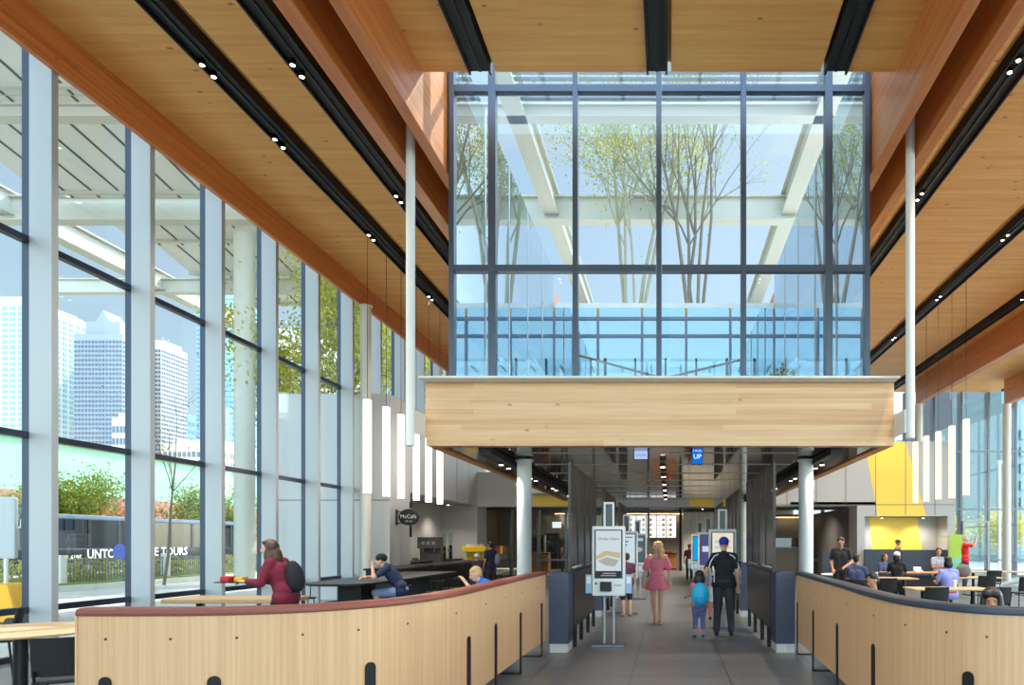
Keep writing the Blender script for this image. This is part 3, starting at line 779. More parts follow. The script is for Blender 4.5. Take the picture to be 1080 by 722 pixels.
# ------------------------------------------------------------------ ordering kiosks
M['scr_bezel'] = mat('screen_bezel', (50,52,56), .25)
def kiosk(x, y, label, style):
    t = thing('ordering_kiosk', label, 'kiosk', (x, y, 0))
    W_ = M['white']
    MB().box(-.26, .26, -.20, .20, 0, .035).build('base_plate', M['alu2'], t, bevel=.006)
    for dx in (-.075, .075): MB().cyl((dx,0.02,.035), (dx,0.02,.82), .022, .022, 12).build('pole', M['alu'], t, True)
    MB().box(-.265, .265, -.07, .07, .80, 1.915).build('body', W_, t, bevel=.022)
    lp = MB()
    lp.box(-.085, -.055, 0, .03, 1.915, 2.27); lp.box(.055, .085, 0, .03, 1.915, 2.27); lp.box(-.085, .085, 0, .03, 2.27, 2.30)
    lp.build('top_loop', W_, t)
    MB().box(-.052, .052, .005, .025, 1.92, 2.265).build('loop_infill', M['scr_bezel'], t)
    bz = MB().box(-.225, .225, -.078, -.071, 1.08, 1.86).build('screen_bezel', M['scr_bezel'], t)
    def pl(x0, x1, z0, z1, c, s=1., nm='screen_area', d=0):
        return MB().box(x0, x1, -.084-d, -.0785-d, z0, z1).build(nm, emis('screen_%d_%d_%d' % tuple(c), c, s), bz)
    if style == 'order':
        s_ = pl(-.20, .20, 1.20, 1.84, (214,226,234), .85, 'screen')
        lettering('Order Here', .068, emis('screen_text', (70,80,96), .8), bz, (0,-.0855,1.71), depth=.001)
        m = MB(); m.prismY([(-.19,1.44),(-.06,1.52),(.19,1.49),(.19,1.40),(-.02,1.45),(-.19,1.38)], -.0862, -.085); m.build('picture', emis('pic_bun', (214,200,150), .75), bz)
        m = MB(); m.prismY([(-.17,1.36),(-.03,1.42),(.17,1.37),(.10,1.27),(-.05,1.29)], -.0862, -.085); m.build('picture', emis('pic_bag', (190,190,184), .75), bz)
        pl(-.20, .20, 1.09, 1.20, (70,74,78), .6, 'screen_footer')
        MB().box(-.09,.12,-.0862,-.085,1.155,1.17).box(-.12,.12,-.0862,-.085,1.12,1.135).build('footer_text', emis('footer_text', (170,180,186), .8), bz)
    elif style == 'plain':
        pl(-.20, .20, 1.10, 1.84, (212,230,240), .85, 'screen')
        pl(-.14, .14, 1.76, 1.79, (190,120,110), .7, 'screen_text', .003); pl(-.05, .05, 1.66, 1.69, (90,90,100), .7, 'screen_text', .003); pl(-.02, .02, 1.58, 1.61, (60,60,70), .7, 'screen_mark', .003)
    elif style == 'food':
        pl(-.20, .20, 1.10, 1.84, (92,112,124), .7, 'screen'); pl(-.16, .16, 1.70, 1.78, (190,206,214), .8, 'screen_text', .003)
        MB().ell((0,-.082,1.45), (.16,.006,.08)).build('picture', emis('pic_food', (206,190,170), .75), bz)
    elif style == 'menu':
        pl(-.20, .20, 1.10, 1.84, (238,228,206), .9, 'screen')
        for k in range(5): pl(-.15, -.02, 1.20+k*.11, 1.26+k*.11, (196,208,226), .85, 'menu_item', .003); pl(.03, .16, 1.20+k*.11, 1.26+k*.11, (226,208,190), .85, 'menu_item', .003)
    elif style == 'blue':
        pl(-.20, .20, 1.10, 1.84, (16,160,226), .95, 'screen'); pl(-.06, .08, 1.42, 1.62, (230,240,250), .9, 'screen_mark', .003)
    else:
        pl(-.20, .20, 1.10, 1.84, (84,88,140), .8, 'screen'); pl(-.16, .16, 1.42, 1.56, (206,220,236), .9, 'screen_text', .003)
    MB().box(-.13, .05, -.13, -.072, .88, 1.03).build('card_reader', M['black'], t, bevel=.008)
    MB().cyl((-.2,-.08,1.0),(-.2,-.069,1.0),.018,.018,12).build('button', M['black'], t)
    MB().box(.09, .21, -.075, -.069, .965, .975).build('receipt_slot', M['black'], t)
    for sx in (-1, 1):
        b = MB().box(min(sx*.27,sx*.37), max(sx*.27,sx*.37), -.05, .05, .84, 1.14).build('side_pocket', M['pocket'], t, bevel=.008)
        MB().box(min(sx*.285,sx*.355), max(sx*.285,sx*.355), -.056, -.05, 1.0, 1.11).build('pocket_label', M['white'], b)
    return t
M['pocket'] = mat('pale_blue_plastic', (150,182,208), .35)
kiosk(-.97, 10.95, 'white self-order kiosk reading Order Here at the front left of the walkway', 'order')
kiosk(-1.0, 15.9, 'white kiosk with pale blue screen, second on the left of the walkway', 'plain')
kiosk(-.93, 20., 'white kiosk with food picture screen, third on the left of the walkway', 'food')
kiosk(1.03, 13.25, 'white kiosk with a warm menu screen in front of the man in the blue cap', 'menu')
kiosk(1.0, 17.5, 'white kiosk with purple-blue screen, second on the right of the walkway', 'purple')
kiosk(.955, 21.5, 'white kiosk with bright blue screen, third on the right of the walkway', 'blue')

# ------------------------------------------------------------------ menu boards and counter in the rear
for i in range(5):
    Y = 43.6; x0 = XU(660.5, Y)+i*.64
    t = thing('menu_screen', ['leftmost lit portrait menu screen on the rear wall', 'second lit menu screen from the left on the rear wall', 'middle lit menu screen on the rear wall', 'fourth lit menu screen from the left on the rear wall', 'rightmost lit portrait menu screen on the rear wall'][i], 'menu screen', (x0+.32, Y, 1.95), 0, 'menu screens on the rear wall')
    MB().box(-.315, .315, 0, .06, 0, 1.45).build('case', M['blackmatte'], t)
    s_ = MB().box(-.30, .30, -.008, 0, .02, 1.43).build('screen', emis('menu_white_%d' % i, (236,236,240), 1.25), t)
    rnd = random.Random(i)
    for k in range(4):
        cc = [(206,150,90),(190,110,80),(150,160,80),(220,190,120)][(i+k) % 4]
        MB().ell((.14 if i % 2 else -.05, -.012, .2+k*.32), (.10,.008,.09), nu=10, nv=6).build('dish_picture', emis('dish_%d%d' % (i, k), cc, .8), t)
        MB().box(-.26, -.02, -.012, -.009, .16+k*.32, .19+k*.32).build('menu_text', emis('menu_text_%d%d' % (i, k), (150,110,110), .8), t)
Y = 41.5
t = thing('service_counter', 'orange wooden service counter with red items under the menu screens', 'counter', ((XU(688,Y)+XU(713,Y))/2, Y, 0))
MB().box(-.75, .75, 0, .7, .08, .97).build('front', M['counterwood'], t); MB().box(-.78, .78, -.04, .74, .97, 1.02).build('worktop', M['blackmatte'], t); MB().box(-.72,.72,.05,.65,0,.08).build('kick_plate', M['blackmatte'], t)
tag(MB().box(XU(696,41.6), XU(708,41.6), 41.6, 41.9, 1.02, 1.14).build('red_tray_stack', cloth((190,50,40)), bevel=.02), 'small red tray stack on the orange counter at the back', 'tray stack')
Y = 40.
struct(MB().box(XU(716.5,Y), XU(719,Y), Y, Y+.3, 0, 3.7).build('trim_10', M['blackmatte']))
struct(MB().box(XU(719.2,Y), XU(720.2,Y), Y, Y+.1, .2, 3.6).build('trim_11', M['white']))
M['slat'] = wood('pale_slats', (206,196,176), (232,224,208), 'Z', 'X', .12, .6, 0., 20., var=.5)
struct(MB().box(XU(720.5,43.5), 4.6, 43.4, 43.9, 0, 3.6).build('trim_12', M['slat']))
# hanging blue and white signs
def sign(u, v, w, h, Y, col, label, txt, tcol, rz=0):
    t = thing('hanging_sign', label, 'sign', (XU(u,Y), Y, ZV(v+h/2,Y)), rz)
    ww = w/F*Y/2; hh = h/F*Y
    MB().box(-ww, ww, 0, .06, 0, hh).build('case', M['blackmatte'], t, bevel=.005)
    MB().box(-ww+.01, ww-.01, -.006, -.0005, .01, hh-.01).build('face', emis('sign_%d' % u, col, 1.0), t)
    for i, (s_, sz, zz) in enumerate(txt): lettering(s_, sz, emis('sign_txt_%d%d' % (u, i), tcol, 1.2), t, (0,-.008,hh*zz), depth=.001)
    for dx in (-ww*.6, ww*.6): MB().cyl((dx,.03,hh),(dx,.03,3.34-t.location.z),.006,.006,6).build('hanger', M['black'], t)
    return t
sign(735.5, 480, 12, 19, 12.5, (16,112,214), 'small bright blue hanging sign with white lettering over the walkway', [('PICK', .075, .78), ('UP', .12, .42)], (240,246,255))
sign(676, 478, 15, 13, 12.6, (176,196,236), 'small pale blue hanging arrow sign over the walkway', [('ORDER', .06, .35)], (90,100,150))
# small wall screens and kitchen equipment on the left rear
def eq(name, label, cat, u0, u1, v0, v1, Y, dep, m, extra=None):
    x0, x1, z0, z1 = XU(u0,Y), XU(u1,Y), max(0, ZV(v1,Y)), ZV(v0,Y)
    t = thing(name, label, cat, ((x0+x1)/2, Y, z0)); w = (x1-x0)/2; h = z1-z0
    MB().box(-w, w, 0, dep, 0, h).build('body', m, t, bevel=.02)
    if extra: extra(t, w, h, dep)
    return t
def lit(t, w, h, d): MB().box(-w+.03, w-.03, -.006, -.001, .03, h-.03).build('screen', emis('lit_small', (236,238,240), 1.1), t)
eq('order_display', 'small white lit display on the pale kitchen wall', 'display', 582, 592.5, 549.5, 557, 43, .08, M['blackmatte'], lit)
eq('order_display', 'second small white display on the kitchen wall, half behind the partition', 'display', 596.5, 604, 550.5, 557, 43, .08, M['blackmatte'], lit)
def drawers(t, w, h, d):
    for k in range(2): 
        f = MB().box(-w+.04, w-.04, -.02, 0, .05+k*h*.48, .03+(k+1)*h*.46).build('door', M['black'], t); MB().box(-w*.5, w*.5, -.05, -.02, .02+(k+1)*h*.44, .04+(k+1)*h*.44).build('handle', M['alu2'], f)
eq('kitchen_oven', 'tall dark kitchen oven unit behind the orange counter', 'oven', 561, 574, 564, 598, 40, .8, M['greydark'], drawers)
eq('kitchen_oven', 'wide black kitchen appliance right of the tall oven unit', 'oven', 576, 588, 562, 600, 39.5, .8, M['blackmatte'], drawers)
eq('kitchen_rack', 'grey kitchen rack half hidden by the left partition', 'rack', 589, 603, 566, 600, 41, .6, M['greydark'], drawers)
eq('service_counter', 'orange wood counter front left of the left partition', 'counter', 561, 578, 584, 604, 34, .8, M['counterwood'], lambda t,w,h,d: MB().box(-w-.03,w+.03,-.04,d+.04,h,h+.05).build('worktop', M['blackmatte'], t))
eq('service_counter', 'dark counter with steel rail behind the right partition', 'counter', 815, 850, 578, 604, 33, .8, M['greydark'], lambda t,w,h,d: (MB().box(-w-.03,w+.03,-.04,d+.04,h,h+.05).build('worktop', M['alu2'], t), MB().box(-w,w,-.02,0,h+.06,h+.5).build('sneeze_guard', M['glassInt'], t)))
eq('wall_cabinet', 'pale back cabinet seen through the right partition', 'cabinet', 815, 830, 545, 585, 42, .6, M['taupe'], drawers)

# ------------------------------------------------------------------ cafe bar on the left
t = thing('bar_table', 'long black bar table with a rounded near end beside the left glass wall', 'table', (-5.75, 12.1, 0))
pl = [( .62*math.cos(a), .0+.62*math.sin(a)) for a in [PI+PI*i/16 for i in range(17)]]
MB().prism(pl+[(.55,4.6),(-.72,4.6)], .91, .95).build('tabletop', M['tabledark'] if 'tabledark' in M else M['black'], t, bevel=.004)
MB().box(-.2, .22, .15, .75, 0, .91).build('pedestal', M['greydark2'] if 'greydark2' in M else M['blackmatte'], t, bevel=.006)
MB().box(-.2, .22, 3.6, 4.2, 0, .91).build('pedestal', M['blackmatte'], t, bevel=.006)
t = thing('cafe_counter', 'long black cafe counter running back along the alcove on the left', 'counter', (-7.1, 17.2, 0))
MB().box(-.55, .3, 0, 9.6, .08, .95).build('front', M['blackmatte'], t); MB().box(-.6, .36, -.04, 9.64, .95, 1.0).build('worktop', M['black'], t, bevel=.006); MB().box(-.5,.24,.05,9.5,0,.08).build('kick_plate', M['greydark'], t)
t = thing('back_counter', 'black back counter inside the grey cafe alcove', 'counter', (-9.0, 21.4, 0))
MB().box(-.5, .4, 0, 6.9, 0, .96).build('cabinet', M['blackmatte'], t); MB().box(-.52, .44, -.02, 6.95, .96, 1.0).build('worktop', M['black'], t)
# machines
def machine(u0, u1, v0, v1, Y, label, name, m, parts):
    x0, x1 = XU(u0,Y), XU(u1,Y); z0, z1 = ZV(v1,Y), ZV(v0,Y)
    t = thing(name, label, 'coffee machine', ((x0+x1)/2, Y, z0)); parts(t, (x1-x0)/2, z1-z0); return t
def brewer(t, w, h):
    MB().box(-w, w, 0, .6, 0, h*.12).build('base', M['black'], t, bevel=.01)
    MB().box(-w, w, .25, .6, h*.12, h).build('housing', M['greydark'], t, bevel=.02)
    MB().box(-w, w, .0, .25, h*.62, h).build('brew_head', M['greydark'], t, bevel=.02)
    for k in (-.5, .5): MB().cyl((k*w,.12,h*.5),(k*w,.12,h*.62),.04,.05,12).build('spout', M['alu2'], t, True)
    MB().lathe([(.07,0),(.09,.1),(.06,.2),(.05,.22)], 16, (0,.12,h*.12)).build('carafe', M['glassInt'], t, True)
    for k in range(3): MB().box(-w*.6+k*w*.5, -w*.3+k*w*.5, -.008, 0, h*.75, h*.85).build('button', M['alu'], t)
machine(440, 462, 566, 598, 24.4, 'large grey coffee brewer on the alcove back counter', 'coffee_brewer', None, brewer)
def grinder(t, w, h):
    MB().box(-w, w, 0, .4, 0, h*.15).build('base', M['black'], t, bevel=.01)
    MB().cyl((0,.2,h*.15),(0,.2,h*.62),w*.62,w*.55,16).build('motor', M['black'], t, True)
    MB().lathe([(w*.35,h*.62),(w*.8,h*.78),(w*.8,h*.96),(w*.5,h)], 16, (0,.2,0)).build('hopper', M['glassInt'], t, True)
    MB().box(-w*.3, w*.3, -.05, .1, h*.4, h*.5).build('spout', M['alu2'], t)
machine(464.5, 469.5, 563, 597, 26.2, 'tall black coffee grinder right beside the large brewer', 'coffee_grinder', None, grinder)
machine(470.5, 476.5, 562, 595, 26.8, 'black coffee grinder with silver lid, rightmost in the alcove', 'coffee_grinder', None, grinder)
machine(424.5, 431, 575, 600, 23.4, 'slim black water tower at the left end of the alcove', 'water_tower', None, lambda t,w,h: (MB().box(-w,w,0,.4,0,h*.1).build('base',M['black'],t), MB().cyl((-w*.4,.2,h*.1),(-w*.4,.2,h),.05,.05,12).build('column',M['black'],t,True), MB().cyl((w*.4,.15,h*.3),(w*.4,.15,h*.85),.04,.04,12).build('tap',M['alu2'],t,True)))
machine(432, 439, 588, 600, 23.6, 'low black drip tray with cups beside the water tower', 'drip_station', None, lambda t,w,h: (MB().box(-w,w,0,.4,0,h*.6).build('base',M['black'],t,bevel=.01), MB().box(-w*.6,w*.6,.1,.3,h*.6,h).build('rack',M['alu2'],t)))
def yellowm(t, w, h):
    Yl = M['yellowpaint']
    MB().box(-w, w, 0, .6, 0, h*.2).build('base', Yl, t, bevel=.03)
    MB().box(-w*.8, w, .25, .6, h*.2, h*.7).build('body', Yl, t, bevel=.02)
    MB().box(-w, w, 0, .6, h*.66, h*.95).build('top_housing', Yl, t, bevel=.04)
    for k in range(3): MB().cyl((-w*.5+k*w*.5,.1,h*.48),(-w*.5+k*w*.5,.1,h*.66),.04,.05,12).build('group_head', M['alu'], t, True)
    for k in range(7): MB().cyl((-w*.7+k*w*.22,.3,h*.95),(-w*.7+k*w*.22,.3,h*1.06),.035,.042,10).build('cup', M['white'], t, True)
M['yellowpaint'] = mat('yellow_machine_paint', (250,206,20), .3, coat=.5)
machine(487, 512, 575, 596, 25.6, 'bright yellow espresso machine with cups on top on the cafe counter', 'espresso_machine', None, yellowm)
t = eq('pastry_case', 'low counter display with small white labels beside the yellow machine', 'display case', 437, 452, 595.5, 602, 19., .4, M['blackmatte'], lambda t,w,h,d: MB().box(-w+.02,w-.1,-.006,-.001,.04,h-.05).build('label', M['white'], t))
t = eq('goods_stand', 'small stand with yellow and red goods right of the yellow machine', 'stand', 523, 533, 577, 590, 27, .4, M['greydark'], lambda t,w,h,d: [MB().box(-w+.05+k*.12, -w+.14+k*.12, -.02, .1, h*.5, h+.06).build('packet', cloth((226,200,60) if k % 2 else (170,60,40)), t) for k in range(3)])
# cafe projecting sign
Y = 20.07; t = thing('cafe_sign', 'round black projecting cafe sign with white script lettering on the grey wall', 'sign', (-7.66, Y, ZV(555.5,Y)))
z0 = t.location.z; hh = ZV(535,Y)-z0
pts = [(.29*math.cos(a), hh/2+.24*math.sin(a)) for a in [2*PI*i/32 for i in range(32)]]
MB().prismY(pts, -.04, .04).build('disc', M['blackmatte'], t)
lettering('McCafé', .155, M['signwhite'] if 'signwhite' in M else M['white'], t, (0,-.043,hh/2+.02))
lettering('EST. 1993', .05, M['white'], t, (.02,-.043,hh/2-.12))
for zz in (hh*.2, hh*.78):
    MB().bar((-.34,0,zz), (-.2,0,zz), .03, .03).build('bracket', M['black'], t)
MB().box(-.367,-.34,-.06,.06,hh*.1,hh*.9).build('wall_plate', M['black'], t)
for (u0,u1,v0,v1,lb) in ((425,434,529,535,'small black menu panel above the round cafe sign'), (425,434,554,566,'black menu panel directly below the round cafe sign')):
    x0,x1 = XU(u0,21.1),XU(u1,21.1)
    t = thing('hanging_menu', lb, 'menu board', ((x0+x1)/2, 21.1, ZV(v1,21.1)))
    MB().box(-(x1-x0)/2,(x1-x0)/2,0,.05,0,ZV(v0,21.1)-ZV(v1,21.1)).build('board', M['blackmatte'], t)
    MB().cyl((0,.02,ZV(v0,21.1)-ZV(v1,21.1)),(0,.02,3.2-ZV(v1,21.1)),.008,.008,6).build('hanger', M['black'], t)

# ------------------------------------------------------------------ pendants
def pendant(u, v0, v1, X, track_z, m, label, grp):
    Y = X*F/(u-U0); z0, z1 = ZV(v1,Y), ZV(v0,Y)
    t = thing('pendant_light', label, 'pendant light', (X, Y, z0), 0, grp)
    MB().box(-.07, .07, -.07, .07, 0.02, z1-z0-.03).build('glowing_tube', m, t, bevel=.01)
    MB().box(-.072, .072, -.072, .072, z1-z0-.03, z1-z0).box(-.072,.072,-.072,.072,0,.02).build('end_cap', M['alu'], t)
    MB().cyl((0,0,z1-z0),(0,0,track_z-z0),.006,.006,6).build('wire', M['blackmatte'], t)
names = ['leftmost', 'second from the left', 'third from the left', 'fourth from the left', 'fifth from the left', 'rightmost']
for i, (u, a, b) in enumerate([(387.5,420,521),(407.5,428,524),(423,436,526),(439,441.5,528),(452,447,530),(464,451,532)]):
    pendant(u, a, b, -7.1, ZC-.04, M['tube'], names[i]+' of the white glowing tube pendants left of the wood band', 'white tube pendants on the left')
for i, (u, a, b) in enumerate([(965.6,465,531),(977,459,529.6),(989.8,454,527),(1004,448,526),(1019,441,523)]):
    nm = ['leftmost','second from the left','middle','fourth from the left','rightmost'][i]
    pendant(u, a, b, 8.17, ZC-.04, M['tubewarm'], nm+' of the warm glowing tube pendants right of the wood band', 'warm tube pendants on the right')

# ------------------------------------------------------------------ tables and chairs
def rtable(x, y, r, z, label, top=None, sq=None, rz=0, edge=.035):
    t = thing('dining_table', label, 'table', (x, y, 0), rz)
    if sq:
        MB().box(-sq[0]/2, sq[0]/2, -sq[1]/2, sq[1]/2, z-edge, z).build('tabletop', top or M['oaktop'], t, bevel=.015)
        for dx in ((-sq[0]*.32, sq[0]*.32) if sq[0] > 1.3 else (0,)):
            MB().cyl((dx,0,.02),(dx,0,z-edge),.045,.045,14).build('pedestal', M['black'], t, True)
            MB().box(dx-.24,dx+.24,-.24,.24,0,.02).build('foot_plate', M['black'], t)
    else:
        MB().lathe([(r-.02,z-edge),(r,z-edge+.01),(r,z-.008),(r-.01,z)], 40).build('tabletop', top or M['oaktop'], t)
        MB().cyl((0,0,.02),(0,0,z-edge),.06,.06,16).build('pedestal', M['black'], t, True)
        MB().lathe([(.28,0),(.28,.015),(.1,.03)], 28).build('foot_plate', M['black'], t)
    return t
rtable(-6.75, 7.1, .72, .75, 'round wooden table at the lower left in front of the glass wall')
rtable(-6.9, 10.9, .7, .78, 'pale rounded table behind the woman in the maroon sweater', sq=(1.9,.75), edge=.07)
rtable(5.55, 13.6, .7, .75, 'pale wooden table nearest the right barrier, in front of the person in lavender', sq=(1.55,.8))
rtable(5.6, 17.6, .7, .75, 'pale table behind the dark-haired head at the right barrier', sq=(1.4,.8))
rtable(7.5, 20.3, .7, .78, 'dark-topped table at which the man in the grey shirt sits', sq=(1.9,.8), top=M['counterwood'])
rtable(7.9, 18.0, .7, .75, 'pale grey table right of the person in lavender', sq=(1.5,.8))
rtable(10.4, 21.5, .7, .75, 'long pale table in front of the far right windows', sq=(2.6,.8))
rtable(4.9, 19.8, .5, .75, 'small round table beside the standing man in black', top=M['white'])
rtable(12.9, 19.3, .7, .75, 'pale table at the far right edge of the hall', sq=(1.6,.8))

# black chair prototype
cp = thing('black_chair', 'x', 'chair')
MB().box(-.22, .22, -.22, .21, .43, .465).build('seat', M['blackmatte'], cp, bevel=.012)
m = MB(); vs = []
for i in range(9):
    a = -1+i/4.0; x = a*.22; y = .20+.05*(1-a*a)
    vs += [(x,y-.02,.50),(x,y+.05,.84),(x,y+.07,.84),(x,y+.0,.50)]
fs = []
for i in range(8):
    for j in range(4): fs.append((i*4+j, i*4+(j+1)%4, (i+1)*4+(j+1)%4, (i+1)*4+j))
fs += [(0,1,2,3),(35,34,33,32)]
m.add(vs, fs); m.build('backrest', M['blackmatte'], cp)
for sx in (-1,1):
    for sy in (-1,1): MB().cyl((sx*.19, sy*.18, .43),(sx*.22, sy*.22, 0),.013,.011,8).build('leg', M['black'], cp)
    MB().cyl((sx*.2,.2,.45),(sx*.2,.235,.55),.012,.012,8).build('back_post', M['black'], cp)
chairs = [(-5.35,6.1,-2.6,'black chair tucked behind the left end of the oak barrier'),
 (-6.95,6.15,-2.7,'black chair in front of the round wooden table at the lower left corner'),
 (-8.35,8.4,-.9,'black chair behind the round wooden table next to the glass wall'),
 (4.9,12.75,PI,'black chair on the near side of the pale table nearest the right barrier'),
 (6.0,12.7,PI+.1,'black chair right beside it, near the dark-haired woman at the right barrier'),
 (4.2,15.2,2.6,'black chair behind the dark-haired head at the right barrier'),
 (5.0,15.9,PI,'black chair with its back turned in front of the second pale table'),
 (7.8,17.0,PI,'black chair in front of the grey table right of the lavender shirt'),
 (8.5,16.4,PI,'black chair between the lavender shirt and the long window table'),
 (9.5,20.2,PI,'black chair on the near side of the long window table, left one'),
 (10.9,20.1,PI,'black chair on the near side of the long window table, right one'),
 (12.3,18.2,PI,'black chair at the far right table by the frame edge'),
 (6.8,21.3,.2,'black chair on the far side of the dark table')]
for i, (x,y,r,lb) in enumerate(chairs): put(cp, i == 0, (x,y,0), r, lb, 'black dining chairs')
# wire stools
sp = thing('wire_stool', 'x', 'stool')
MB().cyl((0,0,.62),(0,0,.645),.18,.18,24).build('seat', M['black'], sp, True)
for a in (45,135,225,315):
    c_, s_ = math.cos(math.radians(a)), math.sin(math.radians(a))
    MB().cyl((.14*c_,.14*s_,.62),(.22*c_,.22*s_,0),.010,.010,8).build('leg', M['black'], sp)
MB().tube([(.19*math.cos(2*PI*i/24),.19*math.sin(2*PI*i/24),.25) for i in range(25)], .008, 6).build('foot_ring', M['black'], sp)
MB().tube([(.19*math.cos(a),.19*math.sin(a),.86) for a in [PI*i/12 for i in range(13)]], .009, 6).tube([(.19,0,.86),(.17,0,.63)],.009,6).tube([(-.19,0,.86),(-.17,0,.63)],.009,6).tube([(0,.19,.86),(0,.17,.63)],.009,6).build('low_back', M['black'], sp)
stools = [(-6.72,12.6,1.57,'black wire stool at the glass side of the bar table, near end'),
 (-4.95,12.55,-1.57,'black wire stool nearest the camera on the walkway side of the bar table'),
 (-4.85,14.1,-1.57,'black wire stool on the walkway side of the bar table, behind the seated man'),
 (-4.85,15.2,-1.57,'black wire stool on the walkway side of the bar table, third from the near end'),
 (-5.3,18.2,-1.57,'black wire stool standing in front of the cafe counter'),
 (-5.5,19.6,-1.57,'black wire stool before the cafe counter, farther back')]
for i, (x,y,r,lb) in enumerate(stools): put(sp, i == 0, (x,y,0), r, lb, 'wire stools')
# low tables and chairs behind the left barrier
rtable(-3.6, 9.6, .4, .74, 'small dark table behind the left barrier beside the boy in blue', top=M['black'])
for i, (x,y,r,lb) in enumerate([(-3.6,11.9,PI,'black chair behind the left barrier near the boy in blue'),(-4.0,14.6,.4,'black chair between the left barrier and the cafe counter'),(-3.3,16.2,2.7,'black chair farther back between barrier and cafe counter')]):
    put(cp, False, (x,y,0), r, lb, 'black dining chairs')

# banquettes at the right grey wall
def banq(x0, x1, y, zt, label):
    t = thing('banquette', label, 'banquette', ((x0+x1)/2, y, 0)); w = (x1-x0)/2
    MB().box(-w, w, -.55, 0, 0, .42).build('base', M['blackmatte'], t); MB().box(-w, w, -.6, -.12, .42, .5).build('seat', M['navyleather'], t, bevel=.02); MB().box(-w, w, -.12, .0, .42, zt).build('backrest', M['navyleather'], t, bevel=.02)
Y = 25.9
banq(XU(911,Y), XU(949,Y), Y, 1.40, 'dark blue banquette under the yellow niche, left section')
banq(XU(950,Y), XU(1004,Y), Y, 1.38, 'dark blue banquette under the yellow niche, right section')
banq(XU(866,22.), XU(899,22.), 22., 1.36, 'dark banquette behind the standing man in black on the right')
# things on tables
def cup(x, y, z, label, m=None):
    t = thing('paper_cup', label, 'cup', (x,y,z)); MB().lathe([(.03,0),(.042,.12),(.044,.125)], 16).build('cup', m or M['white'], t, True); MB().lathe([(.046,.125),(.046,.135),(.035,.145)],16).build('lid', M['white'], t, True)
cup(6.75,20.1,.78,'white paper cup on the dark table left of the man in the grey shirt'); cup(5.75,13.75,.75,'white cup on the pale table in front of the lavender shirt')
cup(5.3,17.5,.75,'white cup on the second pale table on the right')
t = thing('food_box', 'white food box on the dark table before the man in the grey shirt', 'box', (7.3,20.0,.78)); MB().box(-.11,.11,-.08,.08,0,.06).build('tray', M['white'], t, bevel=.01); MB().cbox((0,.10,.1),(.22,.02,.12),(-.3,0,0)).build('lid', M['white'], t)
t = thing('backpack', 'grey backpack standing on the table right of the lavender shirt', 'bag', (7.75,18.0,.75)); MB().ell((0,0,.16),(.2,.13,.18)).build('body', M['greydark'], t, True); MB().tube([(-.1,0,.32),(-.05,0,.38),(.05,0,.38),(.1,0,.32)],.012,6).build('handle', M['black'], t)
# ------------------------------------------------------------------ pergola of white steel with solar panels
def sbeam(p0, p1, w, h, label):
    p0 = Vector(p0); p1 = Vector(p1)
    t = thing('steel_beam', label, 'beam', tuple(p0)); d = p1-p0
    a = MB().bar((0,0,-h/2+.03), d+Vector((0,0,-h/2+.03)), w, .06).build('bottom_flange', M['steelwhite'], t)
    MB().bar((0,0,h/2-.03), d+Vector((0,0,h/2-.03)), w, .06).build('top_flange', M['steelwhite'], t)
    MB().bar((0,0,0), d, w*.45, h-.12).build('web', M['steelwhite'], t)
    return t
ZP = 14.6
sbeam((-4.5,12.5,ZP),(-4.5,38,ZP), .55, .9, 'white steel pergola beam running back above the left side of the glass garden')
sbeam((4.55,12.5,ZP),(4.55,38,ZP), .55, .9, 'white steel pergola beam running back above the right side of the glass garden')
sbeam((-32,26.2,ZP-.2),(14,26.2,ZP-.2), .5, .95, 'long white steel cross beam of the pergola above the glass garden and left windows')
sbeam((-32,20.2,ZP-.25),(14,20.2,ZP-.25), .4, .4, 'white steel cross beam of the pergola just under the top of the glass garden')
sbeam((-32,34.,ZP-.2),(-10,34.,ZP-.2), .4, .7, 'white steel cross beam farthest back in the pergola')
sbeam((-32,15.,ZP+.1),(-10,15.,ZP+.1), .4, .5, 'white steel cross beam of the pergola nearest the camera, outside the left windows')
sbeam((-25.3,12.5,ZP),(-25.3,60,ZP), .6, .9, 'white diagonal-looking pergola beam running back outside the left glass wall')
for i, (x, y) in enumerate([(-16.8,27.0),(-4.5,36),(4.55,36)]):
    t = thing('pergola_column', ['thick white round column outside the left glass wall','white pergola column behind the glass garden on the left','white pergola column behind the glass garden on the right'][i], 'column', (x,y,-.03 if i == 0 else ZC+.42))
    z1 = (ZP-.66) - t.location.z
    MB().cyl((0,0,0),(0,0,z1),.37 if i == 0 else .3,.37 if i == 0 else .3,28).build('shaft', M['steelwhite'], t, True)
# solar roof: panels with gaps, each row a thing
M['panelgrey'] = mat('solar_panel_underside', (206,206,200), .6)
M['panelgap'] = mat('panel_gap', (70,72,72), .7)
for r, (y0, y1) in enumerate([(11.5,15.6),(15.8,20.),(20.5,25.8),(26.6,30.2),(30.4,33.8),(34.2,38)]):
    t = thing('solar_roof', ['solar panel roof row nearest the camera outside the left glass wall','second solar panel roof row outside the left glass wall','third solar panel roof row outside the left glass wall','fourth solar panel roof row beyond the thick cross beam','fifth solar panel roof row outside the left glass wall','farthest solar panel roof row outside the left glass wall'][r], 'solar roof', (-16.5,(y0+y1)/2,15.1))
    h = (y1-y0)/2
    for i in range(14):
        x0 = -7+i*1.01
        MB().box(x0+.04, x0+.97, -h, h, 0, .05).build('panel', M['panelgrey'], t)
        MB().box(x0+.97, x0+1.05, -h, h, -.02, .06).build('panel_rail', M['panelgap'], t)
    t.rotation_euler = (-.165, 0, 0)
    MB().box(-7,7.2,-h+.3,-h+.42,-.12,0).box(-7,7.2,h-.42,h-.3,-.12,0).build('purlin', M['steelwhite'], t)
t = thing('louvre', 'horizontal grey louvre blades seen at the top of the glass garden', 'louvre', (0,18.6,14.5))
